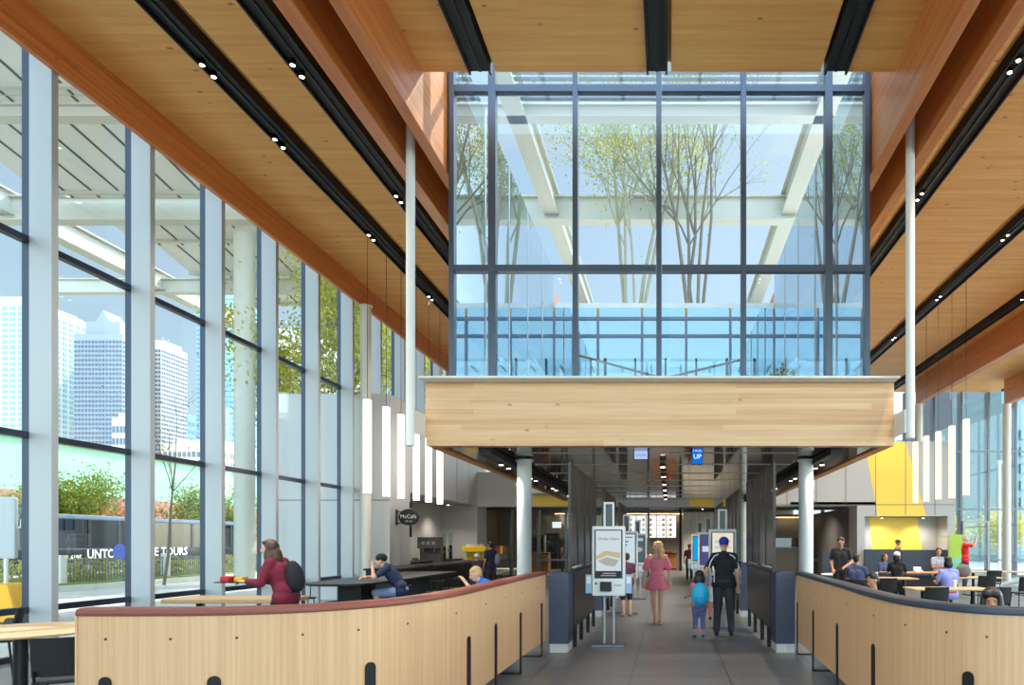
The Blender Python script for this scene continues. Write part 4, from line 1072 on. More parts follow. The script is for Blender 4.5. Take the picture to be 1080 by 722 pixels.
for k in range(5): MB().box(-4.4, 4.3, k*.28, k*.28+.16, .0, .03).build('blade', M['alu2'], t)

# ------------------------------------------------------------------ trees
def make_tree(name, label, cat, loc, height, spread, seed, leafm, barkm, nleaf, leafsize, stems=1, group=None, sparse=.5, z0f=.15, trunk_r=.09, depth=4):
    rnd = random.Random(seed); t = thing(name, label, cat, loc, 0, group)
    wood_ = MB(); tips = []
    def branch(p, d, ln, r, lev):
        n = 4; pts = [p.copy()]; rs = [r]; q = p.copy(); dd = d.copy()
        for i in range(n):
            dd = (dd+Vector((rnd.uniform(-1,1),rnd.uniform(-1,1),rnd.uniform(-.3,.7)))*.12).normalized()
            q = q+dd*ln/n; pts.append(q.copy()); rs.append(r*(1-.55*(i+1)/n))
            if lev >= 1 or name == 'birch_tree': tips.append(q.copy())
        wood_.tube(pts, rs, 6 if lev < 2 else 4)
        if lev < depth:
            for k in range(rnd.randint(3, 5)):
                i = rnd.randint(1 if lev else 2, n); a = rnd.uniform(0, 2*PI); tilt = rnd.uniform(.35, .95)
                side = Vector((math.cos(a), math.sin(a), 0))*spread
                nd_ = (dd*(1-tilt*.5)+side*tilt).normalized()
                branch(pts[i], nd_, ln*rnd.uniform(.45,.68), rs[i]*.62, lev+1)
    for s_ in range(stems):
        a = 2*PI*s_/max(1,stems)+rnd.uniform(-.4,.4); off = Vector((math.cos(a),math.sin(a),0))*(.25 if stems > 1 else 0)
        branch(off, (Vector((0,0,1))+off*rnd.uniform(.1,.6)).normalized(), height*(.62 if stems == 1 else rnd.uniform(.55,.8)), trunk_r*rnd.uniform(.7,1), 0)
    wood_.build('trunk', barkm, t, True)
    lf = MB()
    for k in range(nleaf):
        p = rnd.choice(tips)+Vector((rnd.gauss(0,1),rnd.gauss(0,1),rnd.gauss(0,.8)))*sparse*.5
        if p.z < height*z0f: continue
        s2 = leafsize*rnd.uniform(.6,1.3); R = Euler((rnd.uniform(0,6.3),rnd.uniform(0,6.3),rnd.uniform(0,6.3))).to_matrix()
        lf.add([p+R@Vector(v) for v in ((-s2,0,0),(0,-s2*.55,0),(s2,0,0),(0,s2*.55,.1*s2))], [(0,1,2,3)])
    me = lf.mesh('foliage'); me.materials.append(leafm); f = bpy.data.objects.new('foliage', me); COL.objects.link(f); f.parent = t
    return t
M['bark'] = mat('bark_grey', (112,104,92), .9, noise=.25, nscale=10.)
M['barkpale'] = mat('bark_pale', (150,146,126), .85, noise=.25, nscale=10.)
M['leafsp'] = leafmat('leaf_spring', (132,140,62), (190,190,90), (160,166,72))
M['leafyel'] = leafmat('leaf_yellow', (150,156,50), (214,204,84), (184,184,66))
M['leafgr'] = leafmat('leaf_green', (104,116,44), (162,164,76), (128,138,56))
M['leafred'] = leafmat('leaf_red', (190,70,60), (220,120,90))
M['leafhedge'] = leafmat('leaf_hedge', (140,150,70), (232,220,140), (186,178,96))
make_tree('birch_tree', 'slender multi-stemmed tree behind the glass garden, left of its middle mullion', 'tree', (XU(668,24.6),24.6,ZC+.46), 10.0, .58, 5, M['leafsp'], M['barkpale'], 9500, .055, 5, sparse=.8, z0f=.03)
make_tree('birch_tree', 'slender multi-stemmed tree behind the glass garden, right of its middle mullion', 'tree', (XU(732,24.4),24.4,ZC+.46), 10.0, .46, 11, M['leafsp'], M['bark'], 7000, .05, 5, sparse=.75, z0f=.03)
def mk(u, Y, z, h, seed, lab, **k):
    make_tree('street_tree', lab, 'tree', (XU(u,Y),Y,z), h, k.get('spread',.6), seed, k.get('leaf',M['leafyel']), M['bark'], k.get('n',9000), k.get('ls',.09), k.get('stems',1), sparse=k.get('sp',1.1), trunk_r=k.get('tr',.16), group=k.get('g'))
mk(338,31.5,-.03,11.8,21,'yellow-green spring tree outside the left glass wall beside the thick white column', n=7000, spread=.42)
mk(352,30.5,-.03,14.,22,'yellow-green spring tree outside the left glass wall above the grey block', n=9000)
mk(395,35.5,-.03,14.5,23,'yellow-green tree behind the grey cafe block, left of the cream column', n=9000)
mk(425,36.5,-.03,13.,24,'yellow-green tree behind the grey cafe block, seen between the posts and the glass garden', n=9000)
mk(100,41.,-.03,4.7,31,'flat-topped green street tree above the dark tour bus', leaf=M['leafgr'], n=4200, spread=1.0, sp=1.1, tr=.14, ls=.08)
mk(72,38.,-.03,4.3,32,'green street tree left of the flat-topped tree, just right of the first window fin', leaf=M['leafgr'], n=5000, spread=1.0, sp=1.2, tr=.14)
mk(12,40.,-.03,4.5,33,'green tree at the left edge of the frame behind the bus', leaf=M['leafgr'], n=6000, spread=1.0, sp=1.2, tr=.14)
mk(123,47.,-.03,4.0,34,'red-leaved small tree behind the bus', leaf=M['leafred'], n=4000, spread=1.0, sp=1., tr=.1)
mk(200,50.,-.03,4.8,35,'small green tree between the second and third window fins', leaf=M['leafgr'], n=5000, spread=.8, sp=1.1)
mk(173,27.,-.03,8.0,36,'thin bare young street tree in front of the bus lettering', leaf=M['bark'], n=120, spread=.5, sp=.5, tr=.06, ls=.05)
mk(240,52.,-.03,5.0,37,'green tree left of the thick white outdoor column', leaf=M['leafgr'], n=5000, spread=.8, sp=1.2)
mk(1058,44.,-.03,2.6,41,'pale green street tree outside the far right windows', leaf=M['leafhedge'], n=6000, spread=.7, sp=1.2)
mk(1000,48.,-.03,2.6,42,'street tree outside behind the red-shirted man', leaf=M['leafhedge'], n=5000, spread=.7, sp=1.2)

# garden planting inside the hanging box
def shrub(name, label, loc, h, w, seed, leafm, n=500, ls=.05):
    rnd = random.Random(seed); t = thing(name, label, 'plant', loc); m = MB(); st = MB()
    for k in range(9):
        a = rnd.uniform(0,2*PI); r = rnd.uniform(0,w*.5); e = Vector((r*math.cos(a),r*math.sin(a),h*rnd.uniform(.6,1))); st.tube([Vector((0,0,0)), e*.5+Vector((0,0,.05)), e], .008, 4)
        for j in range(n//9):
            p = e*rnd.uniform(.35,1.05)+Vector((rnd.gauss(0,1),rnd.gauss(0,1),rnd.gauss(0,1)))*w*.13; s2 = ls*rnd.uniform(.6,1.3); R = Euler((rnd.uniform(0,6.3),rnd.uniform(0,6.3),rnd.uniform(0,6.3))).to_matrix()
            m.add([p+R@Vector(v) for v in ((-s2,0,0),(0,-s2*.5,0),(s2,0,0),(0,s2*.5,0))], [(0,1,2,3)])
    st.build('stems', M['bark'], t); m.build('foliage', leafm, t); return t
for i, (x, y, h, lb) in enumerate([(-2.6,17.5,1.3,'leafy shrub low inside the glass garden at the left'),(-1.9,20.6,1.9,'taller leafy shrub inside the glass garden against its left back corner'),(1.9,17.6,1.4,'leafy shrub low inside the glass garden right of the fourth mullion'),(2.7,20.4,2.2,'tallest leafy shrub inside the glass garden near the right wall'),(2.4,14.6,.95,'small shrub inside the glass garden near the front right')]):
    shrub('garden_shrub', lb, (x,y,4.38), h, h*.6, 60+i, M['leafgr'], 900, .05)

# ------------------------------------------------------------------ street on the left
struct(MB().box(-29.9, -24.2, -20, 110, -.03, -.02).build('street', M['road']))
struct(MB().box(-24.2, -20.6, 0, 70, -.03, .16).build('planter_kerb', M['kerb']))
tag(MB().box(-24.0, -21.0, 1, 69, .16, .22).build('planter_grass', M['grass']), 'strip of grass in the planter along the street', 'grass', kind='stuff')
rnd = random.Random(3); hm = MB()
for k in range(26000):
    y = rnd.uniform(22, 66); x = rnd.uniform(-23.6,-22.0); z = .2+abs(rnd.gauss(0,.45)); z = min(z, .92+.12*math.sin(y*1.7)); s2 = rnd.uniform(.03,.08)
    R = Euler((rnd.uniform(0,6.3),rnd.uniform(0,6.3),rnd.uniform(0,6.3))).to_matrix(); p = Vector((x,y,z))
    hm.add([p+R@Vector(v) for v in ((-s2,0,0),(0,-s2*.5,0),(s2,0,0),(0,s2*.5,0))], [(0,1,2,3)])
tag(hm.build('hedge', M['leafhedge']), 'yellow-green hedge behind the metal fence along the street', 'hedge', kind='stuff')
for fi in range(8):
    y0 = 24+fi*5.
    t = thing('metal_fence', ['section of low grey picket fence before the hedge, '+s_ for s_ in ('nearest the camera','second from the camera','third from the camera','fourth from the camera','fifth from the camera','sixth from the camera','seventh from the camera','farthest')][fi], 'fence', (-21.4, y0, .16), 0, 'picket fence along the hedge')
    MB().box(-.12,.12,-.12,.12,0,1.05).build('post', M['kerb'], t)
    m = MB(); 
    for k in range(34): y = .25+k*.138; m.box(-.012,.012,y-.012,y+.012,0.02,.92)
    m.build('picket', M['alu2'], t, ).__setitem__('kind','stuff'); MB().box(-.015,.015,.12,4.88,.85,.88).box(-.015,.015,.12,4.88,.1,.13).build('rail', M['alu2'], t)
# tour bus
def bus(x, y0, y1, label, txts, zr=2.95):
    t = thing('tour_bus', label, 'bus', (x, (y0+y1)/2, -.02)); h = (y1-y0)/2
    BK = M['busblack']; ww = 2.4
    MB().box(-ww, 0, -h, h, .35, 1.42).build('body', BK, t, bevel=.06)
    MB().box(-ww-.03, .03, -h-.03, h+.03, zr-.22, zr).build('roof', M['busroof'], t, bevel=.05)
    n = int((y1-y0)/1.6); st_ = (y1-y0)/n
    for i in range(n+1):
        yy = -h+i*st_; MB().box(-.06, 0, max(-h,yy-.10), min(h,yy+.10), 1.42, zr-.22).box(-ww,-ww+.06, max(-h,yy-.10), min(h,yy+.10), 1.42, zr-.22).build('pillar', BK, t)
        if i < n: 
            MB().box(-.03,-.02, yy+.1, yy+st_-.1, 1.42, zr-.22).build('window', M['busglass'], t)
            MB().box(-ww+.02,-ww+.03, yy+.1, yy+st_-.1, 1.42, zr-.22).build('window', M['busglass'], t)
    for i in range(n-1):
        yy = -h+1+i*st_; MB().box(-.9,-.45,yy,yy+.1,1.0,1.85).build('seat_back', M['greydark'], t)
    for yy in (-h+1.6, h-1.8):
        w_ = MB().tube([(-.3,yy,.45),(.02,yy,.45)], .46, 24).build('wheel', M['blackmatte'], t, True); MB().tube([(.02,yy,.45),(.03,yy,.45)], .22, 16).build('hub_cap', M['alu'], w_)
    for s_, sz, yy, zz, sx, m_ in txts:
        lettering(s_, sz, m_, t, (.006, yy-(y0+y1)/2, zz+.02), (PI/2,0,PI/2), sx=sx, depth=.01)
    return t
M['busblack'] = mat('bus_black', (24,26,34), .25, coat=.5); M['busroof'] = mat('bus_roof', (110,124,146), .3, coat=.4)
M['busglass'] = glass('bus_glass', (108,120,122), .1, .1)
M['sticker'] = mat('white_lettering', (240,240,240), .5); M['blueemblem'] = mat('blue_emblem', (36,60,150), .4)
BX = -26.9; BOLD = .02
def yb(u): return BX*F/(u-U0)
tb = bus(BX, yb(56)+.2, yb(262), 'long dark tour bus with white lettering parked beyond the hedge', [
   ('UNTO', .60, (yb(92)+yb(121))/2, 1.10, .92, M['sticker']), ('E TOURS', .62, (yb(162)+yb(198))/2, 1.16, 1.0, M['sticker']), ('312-4195', .36, (yb(58)+yb(86))/2+.1, .95, .85, M['sticker'])])
MB().tube([(0,yb(126)-tb.location.y,1.2),(.012,yb(126)-tb.location.y,1.2)], .42, 24).build('round_emblem', M['blueemblem'], tb)
bus(BX, 18, yb(27.5), 'brown and white tour trolley bus at the left edge beyond the hedge', [('CHARLIE', .5, yb(8), 2.42, .8, M['sticker'])], zr=3.1)
# yellow cart with panel sign outside
t = thing('sign_cart', 'yellow cart base with a tall white panel sign outside the left glass wall', 'sign', (-13.6, 14.0, -.03))
m = MB(); m.add([(-.7,-.5,.1),(.7,-.5,.1),(.7,.5,.1),(-.7,.5,.1),(-.3,-.3,.85),(.3,-.3,.85),(.3,.3,.85),(-.3,.3,.85)], [(0,1,2,3),(4,5,6,7),(0,1,5,4),(1,2,6,5),(2,3,7,6),(3,0,4,7)])
m.build('base', cloth((246,176,20)), t, bevel=.05); MB().cyl((0,0,.8),(0,0,1.4),.04,.04,12).build('post', M['white'], t); MB().box(-.22,.22,-.05,.05,1.35,2.62).build('panel', M['alu'], t, bevel=.05)
for sx in (-1,1): MB().tube([(sx*.55,-.52,.1),(sx*.55,-.45,.1)],.1,14).build('wheel', M['blackmatte'], t)

# ------------------------------------------------------------------ buildings beyond
def tower(name, label, u0, u1, vt, Y, wallm, winm, nx, nz, dep=24., balcony=False, crown=False, side=True, v0=520, wfrac=.6, hfrac=.55, band=False):
    x0, x1 = XU(u0,Y), XU(u1,Y); H = ZV(vt,Y)+.5
    t = thing(name, label, 'building', ((x0+x1)/2, Y, -.5)); w = (x1-x0)/2
    MB().box(-w, w, 0, dep, 0, H).build('wall', wallm, t)
    if crown: MB().prismY([(-w*.72,H),(w*.72,H),(w*.72,H+5),(w*.3,H+5),(0,H+9),(-w*.3,H+5),(-w*.72,H+5)], 2, dep-2).build('crown', wallm, t)
    else: MB().box(-w*.8,w*.8,2,dep-2,H,H+1.8).build('roof_plant', wallm, t)
    zb = max(2., ZV(v0,Y)); dx = 2*w/nx; dz = (H-zb-2)/nz
    wins = [(i,k) for k in range(nz-1,-1,-1) for i in range(nx)]
    proto = None
    for n_, (i,k) in enumerate(wins[:100]):
        xc = -w+(i+.5)*dx; zc = zb+(k+.5)*dz
        if proto is None:
            proto = MB().box(-dx*wfrac/2, dx*wfrac/2, -.25, .0, -dz*hfrac/2, dz*hfrac/2).build('window', winm, t); proto.location = (xc,-.02,zc)
        else:
            c = proto.copy(); COL.objects.link(c); c.parent = t; c.location = (xc,-.02,zc)
    rest = MB()
    for (i,k) in wins[100:]:
        xc = -w+(i+.5)*dx; zc = zb+(k+.5)*dz; rest.box(xc-dx*wfrac/2, xc+dx*wfrac/2, -.27, -.02, zc-dz*hfrac/2, zc+dz*hfrac/2)
    # side facing the hall
    ny = max(3, int(nx*dep/(2*w)))
    for k in range(nz):
        for j in range(ny):
            yc = (j+.5)*dep/ny; zc = zb+(k+.5)*dz; rest.box(w+.02, w+.27, yc-dep/ny*wfrac/2, yc+dep/ny*wfrac/2, zc-dz*hfrac/2, zc+dz*hfrac/2)
    r = rest.build('window_field', winm, t); r['kind'] = 'stuff'
    if balcony:
        b = MB()
        for k in range(nz):
            zc = zb+k*dz; b.box(-w*1.0, w*.1, -1.6, -.28, zc, zc+.25)
            b.box(-w*1.0, w*.1, -1.65, -1.6, zc+.25, zc+1.1)
        r = b.build('balcony_field', wallm, t); r['kind'] = 'stuff'
    return t
M['twhite'] = mat('tower_white', (202,202,198), .7); M['tgrey'] = mat('tower_grey', (150,155,164), .7); M['tcream'] = mat('tower_cream', (206,198,184), .7)
M['wdark'] = mat('tower_window_dark', (98,108,124), .5); M['wblue'] = mat('tower_window_blue', (104,138,172), .35, .1); M['wteal'] = mat('tower_window_teal', (136,168,170), .4, .1)
M['tglass'] = mat('tower_glass_blue', (116,160,204), .25, .3); M['tan'] = mat('low_tan', (214,196,164), .8)
tower('apartment_tower', 'white apartment tower with teal glass and balconies at the left frame edge', -40, 26, 316, 240, M['twhite'], M['wteal'], 8, 34, 26, True, hfrac=.6)
tower('apartment_tower', 'narrow white balcony tower right of the first window fin', 52, 72, 336, 275, M['twhite'], M['wdark'], 5, 32, 10, True)
tower('apartment_tower', 'broad grey tower with peaked crown and dense small windows', 78, 129, 352, 240, M['tgrey'], M['wdark'], 14, 34, 12, crown=True, wfrac=.55)
tower('apartment_tower', 'cream tower with dark windows right of the second window fin', 150, 170, 362, 260, M['tcream'], M['wdark'], 6, 34, 14)
tower('office_block', 'small blue glass office block low on the skyline', 174, 194, 438, 420, M['tglass'], M['wblue'], 8, 10, 20, wfrac=.8)
tower('office_block', 'small dark blue office block beside the thin tower', 196, 205, 446, 490, mat('tower_navy', (70,100,150), .4), M['wblue'], 4, 9, 20, wfrac=.8)
tower('office_tower', 'tall thin blue-grey office tower left of the third window fin', 207, 222, 328, 400, mat('tower_greyblue', (150,170,196), .4), M['wblue'], 4, 40, 20, wfrac=.7)
tower('office_tower', 'tall pale blue glass tower behind the thick white outdoor column', 232, 262, 288, 300, M['tglass'], mat('tower_window_sky', (150,196,232), .15, .3), 8, 40, 20, wfrac=.85, hfrac=.8)
tower('office_block', 'bright white modern block behind the left trees', 283, 325, 352, 150, M['twhite'], M['wdark'], 4, 8, 15, wfrac=.7)
tower('office_block', 'tan low building on the skyline right of the cream tower', 172, 232, 468, 230, M['tan'], M['wdark'], 12, 5, 20)
tower('office_block', 'pale stone block at the foot of the broad grey tower', 118, 134, 440, 225, M['tcream'], M['wdark'], 4, 6, 10)
# street building with pale green screen and coloured base
t = thing('street_building', 'low building across the street with pale green mesh upper band and pinkish base', 'building', (-44.5, 75, -.03))
M['mint'] = mat('mint_mesh', (138,186,156), .8, noise=.08, nscale=.8); M['pink'] = mat('pinkish_mural', (152,112,92), .8, noise=.22, nscale=.35)
MB().box(-6, 0, -65, 65, 5.3, 8.9).build('green_mesh', M['mint'], t); MB().box(-6, 0, -65, 65, 0, 5.3).build('wall', M['pink'], t); MB().box(-6, .3, -65, 65, 8.9, 9.2).build('roof_edge', M['tan'], t)
tower('apartment_building', 'grey and pale blue apartment block outside the right windows', 1004, 1062, 421, 75, mat('block_grey', (104,110,118), .7), mat('block_window', (168,176,182), .6), 6, 7, 14, wfrac=.5, hfrac=.5, v0=570)
tower('apartment_building', 'pale teal block at the right frame edge outside the windows', 1064, 1110, 424, 56, mat('block_teal', (120,148,156), .6), M['wblue'], 5, 7, 14, v0=570)
tower('apartment_building', 'white low block behind the gap right of the wood band', 944, 1004, 445, 100, M['twhite'], M['wblue'], 6, 5, 14, v0=560)
tower('office_block', 'white terraced block seen low through the back of the glass garden', 790, 868, 352, 120, M['twhite'], M['wdark'], 8, 9, 16, hfrac=.4, wfrac=.8, v0=560)
t = thing('lamp_post', 'white sign pole outside the far right windows', 'pole', (XU(1054,40), 40, -.03)); MB().cyl((0,0,0),(0,0,6.4),.09,.09,12).build('pole', M['white'], t); MB().box(-.15,.15,-.1,.1,6.3,6.5).build('lamp_head', M['alu'], t)
# ------------------------------------------------------------------ people
def blob(name, prims, voxel, m, parent, smooth_it=4):
    mb = MB()
    for p in prims:
        if p[0] == 'c': mb.cap(p[1], p[2], p[3], p[4])
        elif p[0] == 'e': mb.ell(p[1], p[2], p[3] if len(p) > 3 else None)
        elif p[0] == 'l': mb.lathe(p[1], 28, p[2])
        elif p[0] == 'r':                       # elliptical rings: list of (cx,cy,z,rx,ry)
            n = 24; vs = []; k = len(p[1])
            for cx, cy, z, rx, ry in p[1]:
                for j in range(n): a = 2*PI*j/n; vs.append((cx+rx*math.cos(a), cy+ry*math.sin(a), z))
            fs = [(i*n+j, i*n+(j+1)%n, (i+1)*n+(j+1)%n, (i+1)*n+j) for i in range(k-1) for j in range(n)]
            fs += [tuple(range(n))[::-1], tuple((k-1)*n+j for j in range(n))]
            mb.add(vs, fs)
    me = mb.mesh(name+'_raw')
    bm = bmesh.new(); bm.from_mesh(me); bmesh.ops.recalc_face_normals(bm, faces=bm.faces); bm.to_mesh(me); bm.free()
    ob = bpy.data.objects.new(name, me); COL.objects.link(ob)
    r = ob.modifiers.new('r', 'REMESH'); r.mode = 'VOXEL'; r.voxel_size = voxel; r.use_smooth_shade = True
    s_ = ob.modifiers.new('s', 'SMOOTH'); s_.factor = .5; s_.iterations = smooth_it
    bpy.context.view_layer.update()
    dg = bpy.context.evaluated_depsgraph_get()
    me2 = bpy.data.meshes.new_from_object(ob.evaluated_get(dg)); me2.name = name
    ob.modifiers.clear(); ob.data = me2; bpy.data.meshes.remove(me)
    me2.materials.clear(); me2.materials.append(m)
    for q in me2.polygons: q.use_smooth = True
    if parent is not None: ob.parent = parent
    return ob

def J(**kw):
    """standing skeleton for a 1.75 m adult, facing -y; x>0 is the figure's left"""
    j = dict(pel=(0,0,.95), wai=(0,.0,1.10), che=(0,.005,1.29), nek=(0,.01,1.46), hed=(0,-.01,1.63),
             sl=(.175,.01,1.42), sr=(-.175,.01,1.42), el=(.235,.03,1.14), er=(-.235,.03,1.14), wl=(.24,-.05,.90), wr=(-.24,-.05,.90),
             hl=(.09,0,.92), hr=(-.09,0,.92), kl=(.10,-.02,.50), kr=(-.10,-.02,.50), al=(.10,.02,.09), ar=(-.10,.02,.09),
             tl=None, tr=None, handl=None, handr=None)
    j.update(kw); return j
def SIT(**kw):
    j = J(pel=(0,0,.54), wai=(0,-.01,.70), che=(0,-.02,.90), nek=(0,-.02,1.07), hed=(0,-.05,1.24),
          sl=(.175,-.02,1.02), sr=(-.175,-.02,1.02), el=(.24,-.10,.78), er=(-.24,-.10,.78), wl=(.14,-.34,.80), wr=(-.14,-.34,.80),
          hl=(.09,-.02,.53), hr=(-.09,-.02,.53), kl=(.12,-.44,.52), kr=(-.12,-.44,.52), al=(.12,-.40,.09), ar=(-.12,-.40,.09))
    j.update(kw); return j
def hand(pr, w, d, up, s, side):
    """palm, four unequal bent fingers and a thumb leaving the side of the palm"""
    w = Vector(w); d = Vector(d).normalized(); up = Vector(up); a = d.cross(up)
    if a.length < .1: a = d.cross(Vector((0,1,0)))
    a.normalize(); n = a.cross(d).normalized()
    pr.append(('c', w, .024*s, w+d*.05*s, .026*s)); 
    for k in (-1, 1): pr.append(('c', w+d*.015*s+a*.014*k*s, .017*s, w+d*.085*s+a*.024*k*s, .014*s))
    for k, ln in zip((-1.5,-.5,.5,1.5), (.060,.075,.080,.068)):
        b = w+d*.088*s+a*.0195*k*s; c = b+(d*.85-n*.35).normalized()*ln*.5*s; e = c+(d*.55-n*.8).normalized()*ln*.5*s
        pr.append(('c', b, .0095*s, c, .0088*s)); pr.append(('c', c, .0088*s, e, .0075*s))
    b = w+d*.025*s+a*.026*side*s; c = b+(d*.6+a*.8*side-n*.3).normalized()*.035*s; e = c+(d*.9+a*.2*side-n*.4).normalized()*.03*s
    pr.append(('c', b, .012*s, c, .0105*s)); pr.append(('c', c, .0105*s, e, .009*s))

def person(label, cat, loc, rz, h, j, spec):
    """spec: skin, hair, hairstyle, shirt, sleeves('short','long','none'), legs('pants','shorts','bare','dress'), colours, look(yaw,pitch)"""
    s = h/1.75 if not spec.get('sit') else spec['sit']
    vox = spec.get('vox', .014)
    t = thing('person', label, cat, loc, rz, None)
    V = {k: (Vector(v)*s if v is not None else None) for k, v in j.items()}
    f = spec.get('fat', 1.)*s
    sk = M[spec.get('skin', 'skin')]
    hc = V['hed']; yaw, pit = spec.get('look', (0,0))
    R = Euler((pit, 0, yaw)).to_matrix()
    def hp(x, y, z): return hc+R@Vector((x*s, y*s, z*s))
    hs = spec.get('head', 1.)
    B = []
    def torso(g):
        return [('c', V['pel']+Vector((.05*s,0,0)), .105*f+g, V['pel']-Vector((.05*s,0,0)), .105*f+g),
                ('c', V['pel']+Vector((.035*s,0,0)), .10*f+g, V['wai']+Vector((.03*s,0,0)), .095*f+g), ('c', V['pel']-Vector((.035*s,0,0)), .10*f+g, V['wai']-Vector((.03*s,0,0)), .095*f+g),
                ('c', V['wai']+Vector((.03*s,0,0)), .095*f+g, V['che']+Vector((.06*s,0,0)), .108*f+g), ('c', V['wai']-Vector((.03*s,0,0)), .095*f+g, V['che']-Vector((.06*s,0,0)), .108*f+g),
                ('c', V['che']+Vector((.06*s,0,.0)), .10*f+g, (V['sl']*.75+V['nek']*.25)-Vector((0,0,.03*s)), .06*s+g), ('c', V['che']-Vector((.06*s,0,.0)), .10*f+g, (V['sr']*.75+V['nek']*.25)-Vector((0,0,.03*s)), .06*s+g),
                ('c', V['sl'], .052*s+g, V['nek']-Vector((0,0,.01*s)), .045*s+g), ('c', V['sr'], .052*s+g, V['nek']-Vector((0,0,.01*s)), .045*s+g)]
    B += torso(0)
    B += [('c', V['nek']-Vector((0,0,.03*s)), .055*s, hc-Vector((0,-.012*s,.05*s)), .048*s)]
    # head: skull, face, jaw, nose, ears
    B += [('e', hp(0,.012,.03), (.074*s*hs,.092*s*hs,.09*s*hs), (pit,0,yaw)), ('e', hp(0,-.018,-.02), (.062*s*hs,.072*s*hs,.092*s*hs), (pit,0,yaw)), ('e', hp(0,-.05,-.083), (.034*s,.034*s,.026*s), (pit,0,yaw)),
          ('c', hp(0,-.088,.015), .009*s, hp(0,-.108,-.022), .014*s), ('e', hp(.073,.008,0), (.012*s,.02*s,.03*s), (pit,0,yaw)), ('e', hp(-.073,.008,0), (.012*s,.02*s,.03*s), (pit,0,yaw)),
          ('e', hp(0,-.082,-.052), (.024*s,.012*s,.009*s), (pit,0,yaw)), ('c', hp(-.03,-.079,.035), .011*s, hp(.03,-.079,.035), .011*s)]
    for S_ in 'lr':
        sh, e, w = V['s'+S_], V['e'+S_], V['w'+S_]
        B += [('c', sh, .05*s, e, .038*s), ('c', e, .038*s, w, .026*s)]
        hd = j.get('hand'+S_); d = Vector(hd) if hd else (w-e).normalized()
        hand(B, w, d, (0,0,1) if abs(d.normalized().z) < .8 else (0,-1 if not spec.get('sit') else 1,0), s, 1 if S_ == 'l' else -1)
        hi, k, a = V['h'+S_], V['k'+S_], V['a'+S_]
        B += [('c', hi, .088*f, k, .056*s), ('c', k, .056*s, k*.55+a*.45+Vector((0,.012*s,0)), .052*s), ('c', k*.55+a*.45+Vector((0,.012*s,0)), .052*s, a, .036*s)]
        td = Vector(j['t'+S_]) if j['t'+S_] else Vector((0,-1,-.18)); td.normalize()
        B += [('c', a-Vector((0,-.02*s,.045*s)), .036*s, a+td*.13*s-Vector((0,0,.035*s)), .028*s)]
    blob('body', B, vox, sk, t, 3)
    g = .012*s
    # garments
    if spec.get('shirt'):
        pr = torso(g)+[('c', V['hl']+Vector((.01*s,0,.0)), .096*f+g*1.3, V['hr']-Vector((.01*s,0,.0)), .096*f+g*1.3), ('c', V['hl']+Vector((0,0,.10*s)), .09*f+g*1.3, V['hr']+Vector((0,0,.10*s)), .09*f+g*1.3), ('c', V['nek']-Vector((0,-.005*s,.09*s)), .085*s, V['nek']-Vector((0,-.008*s,.0)), .062*s)]
        for S_ in 'lr':
            sh, e, w = V['s'+S_], V['e'+S_], V['w'+S_]
            if spec.get('sleeves', 'short') == 'short': pr.append(('c', sh, .060*s+g*.6, sh*.35+e*.65, .05*s+g*.8))
            elif spec['sleeves'] == 'long': pr += [('c', sh, .062*s+g*.6, e, .05*s+g), ('c', e, .05*s+g, w-(w-e)*.08, .034*s+g)]
        blob('shirt', pr, max(vox, .011), spec['shirt'], t, 5)
        if spec.get('collar'): blob('collar', [('c', V['nek']+Vector((0,.0,.0)), .058*s, V['nek']+Vector((0,0,.03*s)), .056*s)], .012, spec['collar'], t, 2)
    lg = spec.get('legs', 'pants')
    if lg in ('pants', 'shorts', 'capri'):
        pr = [('c', V['pel']+Vector((.05*s,0,.02*s)), .106*f+g*.6, V['pel']-Vector((.05*s,0,-.02*s)), .106*f+g*.6)]
        for S_ in 'lr':
            hi, k, a = V['h'+S_], V['k'+S_], V['a'+S_]
            pr.append(('c', hi, .092*f+g, k, .06*s+g*1.3))
            if lg == 'pants': pr += [('c', k, .06*s+g*1.3, a+Vector((0,0,.02*s)), .05*s+g)]
            if lg == 'capri': pr += [('c', k, .058*s+g, k*.4+a*.6, .05*s+g)]
        blob('trousers' if lg != 'shorts' else 'shorts', pr, max(vox, .011), spec['pants'], t, 4)
    if lg != 'dressbare' and spec.get('shoes') is not None:
        for S_ in 'lr':
            a = V['a'+S_]; td = Vector(j['t'+S_]) if j['t'+S_] else Vector((0,-1,-.18)); td.normalize()
            blob('shoe', [('c', a-Vector((0,-.03*s,.04*s)), .044*s, a+td*.14*s-Vector((0,0,.03*s)), .036*s)], .01, spec['shoes'], t, 2)
    # hair
    hm = spec.get('hair'); st = spec.get('style', 'short')
    if hm and st != 'bald':
        e = lambda x,y,z,a,b,c: ('e', hp(x,y,z), (a*s*hs,b*s*hs,c*s*hs), (pit,0,yaw))
        pr = [e(0,.026,.048,.080,.092,.086)]
        if st != 'cap': pr += [e(0,.055,-.0,.07,.06,.075), e(.05,.0,.085,.035,.06,.03), e(-.05,0,.085,.035,.06,.03)]
        if st == 'long': pr += [e(.05,.05,.02,.05,.07,.08), e(-.05,.05,.02,.05,.07,.08), e(0,.11,-.12,.10,.05,.12), e(.085,.02,-.12,.035,.05,.12), e(-.085,.02,-.12,.035,.05,.12), e(0,.075,-.08,.085,.055,.12), e(0,.085,-.19,.09,.05,.10), e(.068,.03,-.06,.03,.045,.12), e(-.068,.03,-.06,.03,.045,.12), e(.075,.03,-.17,.03,.04,.08), e(-.075,.03,-.17,.03,.04,.08)]
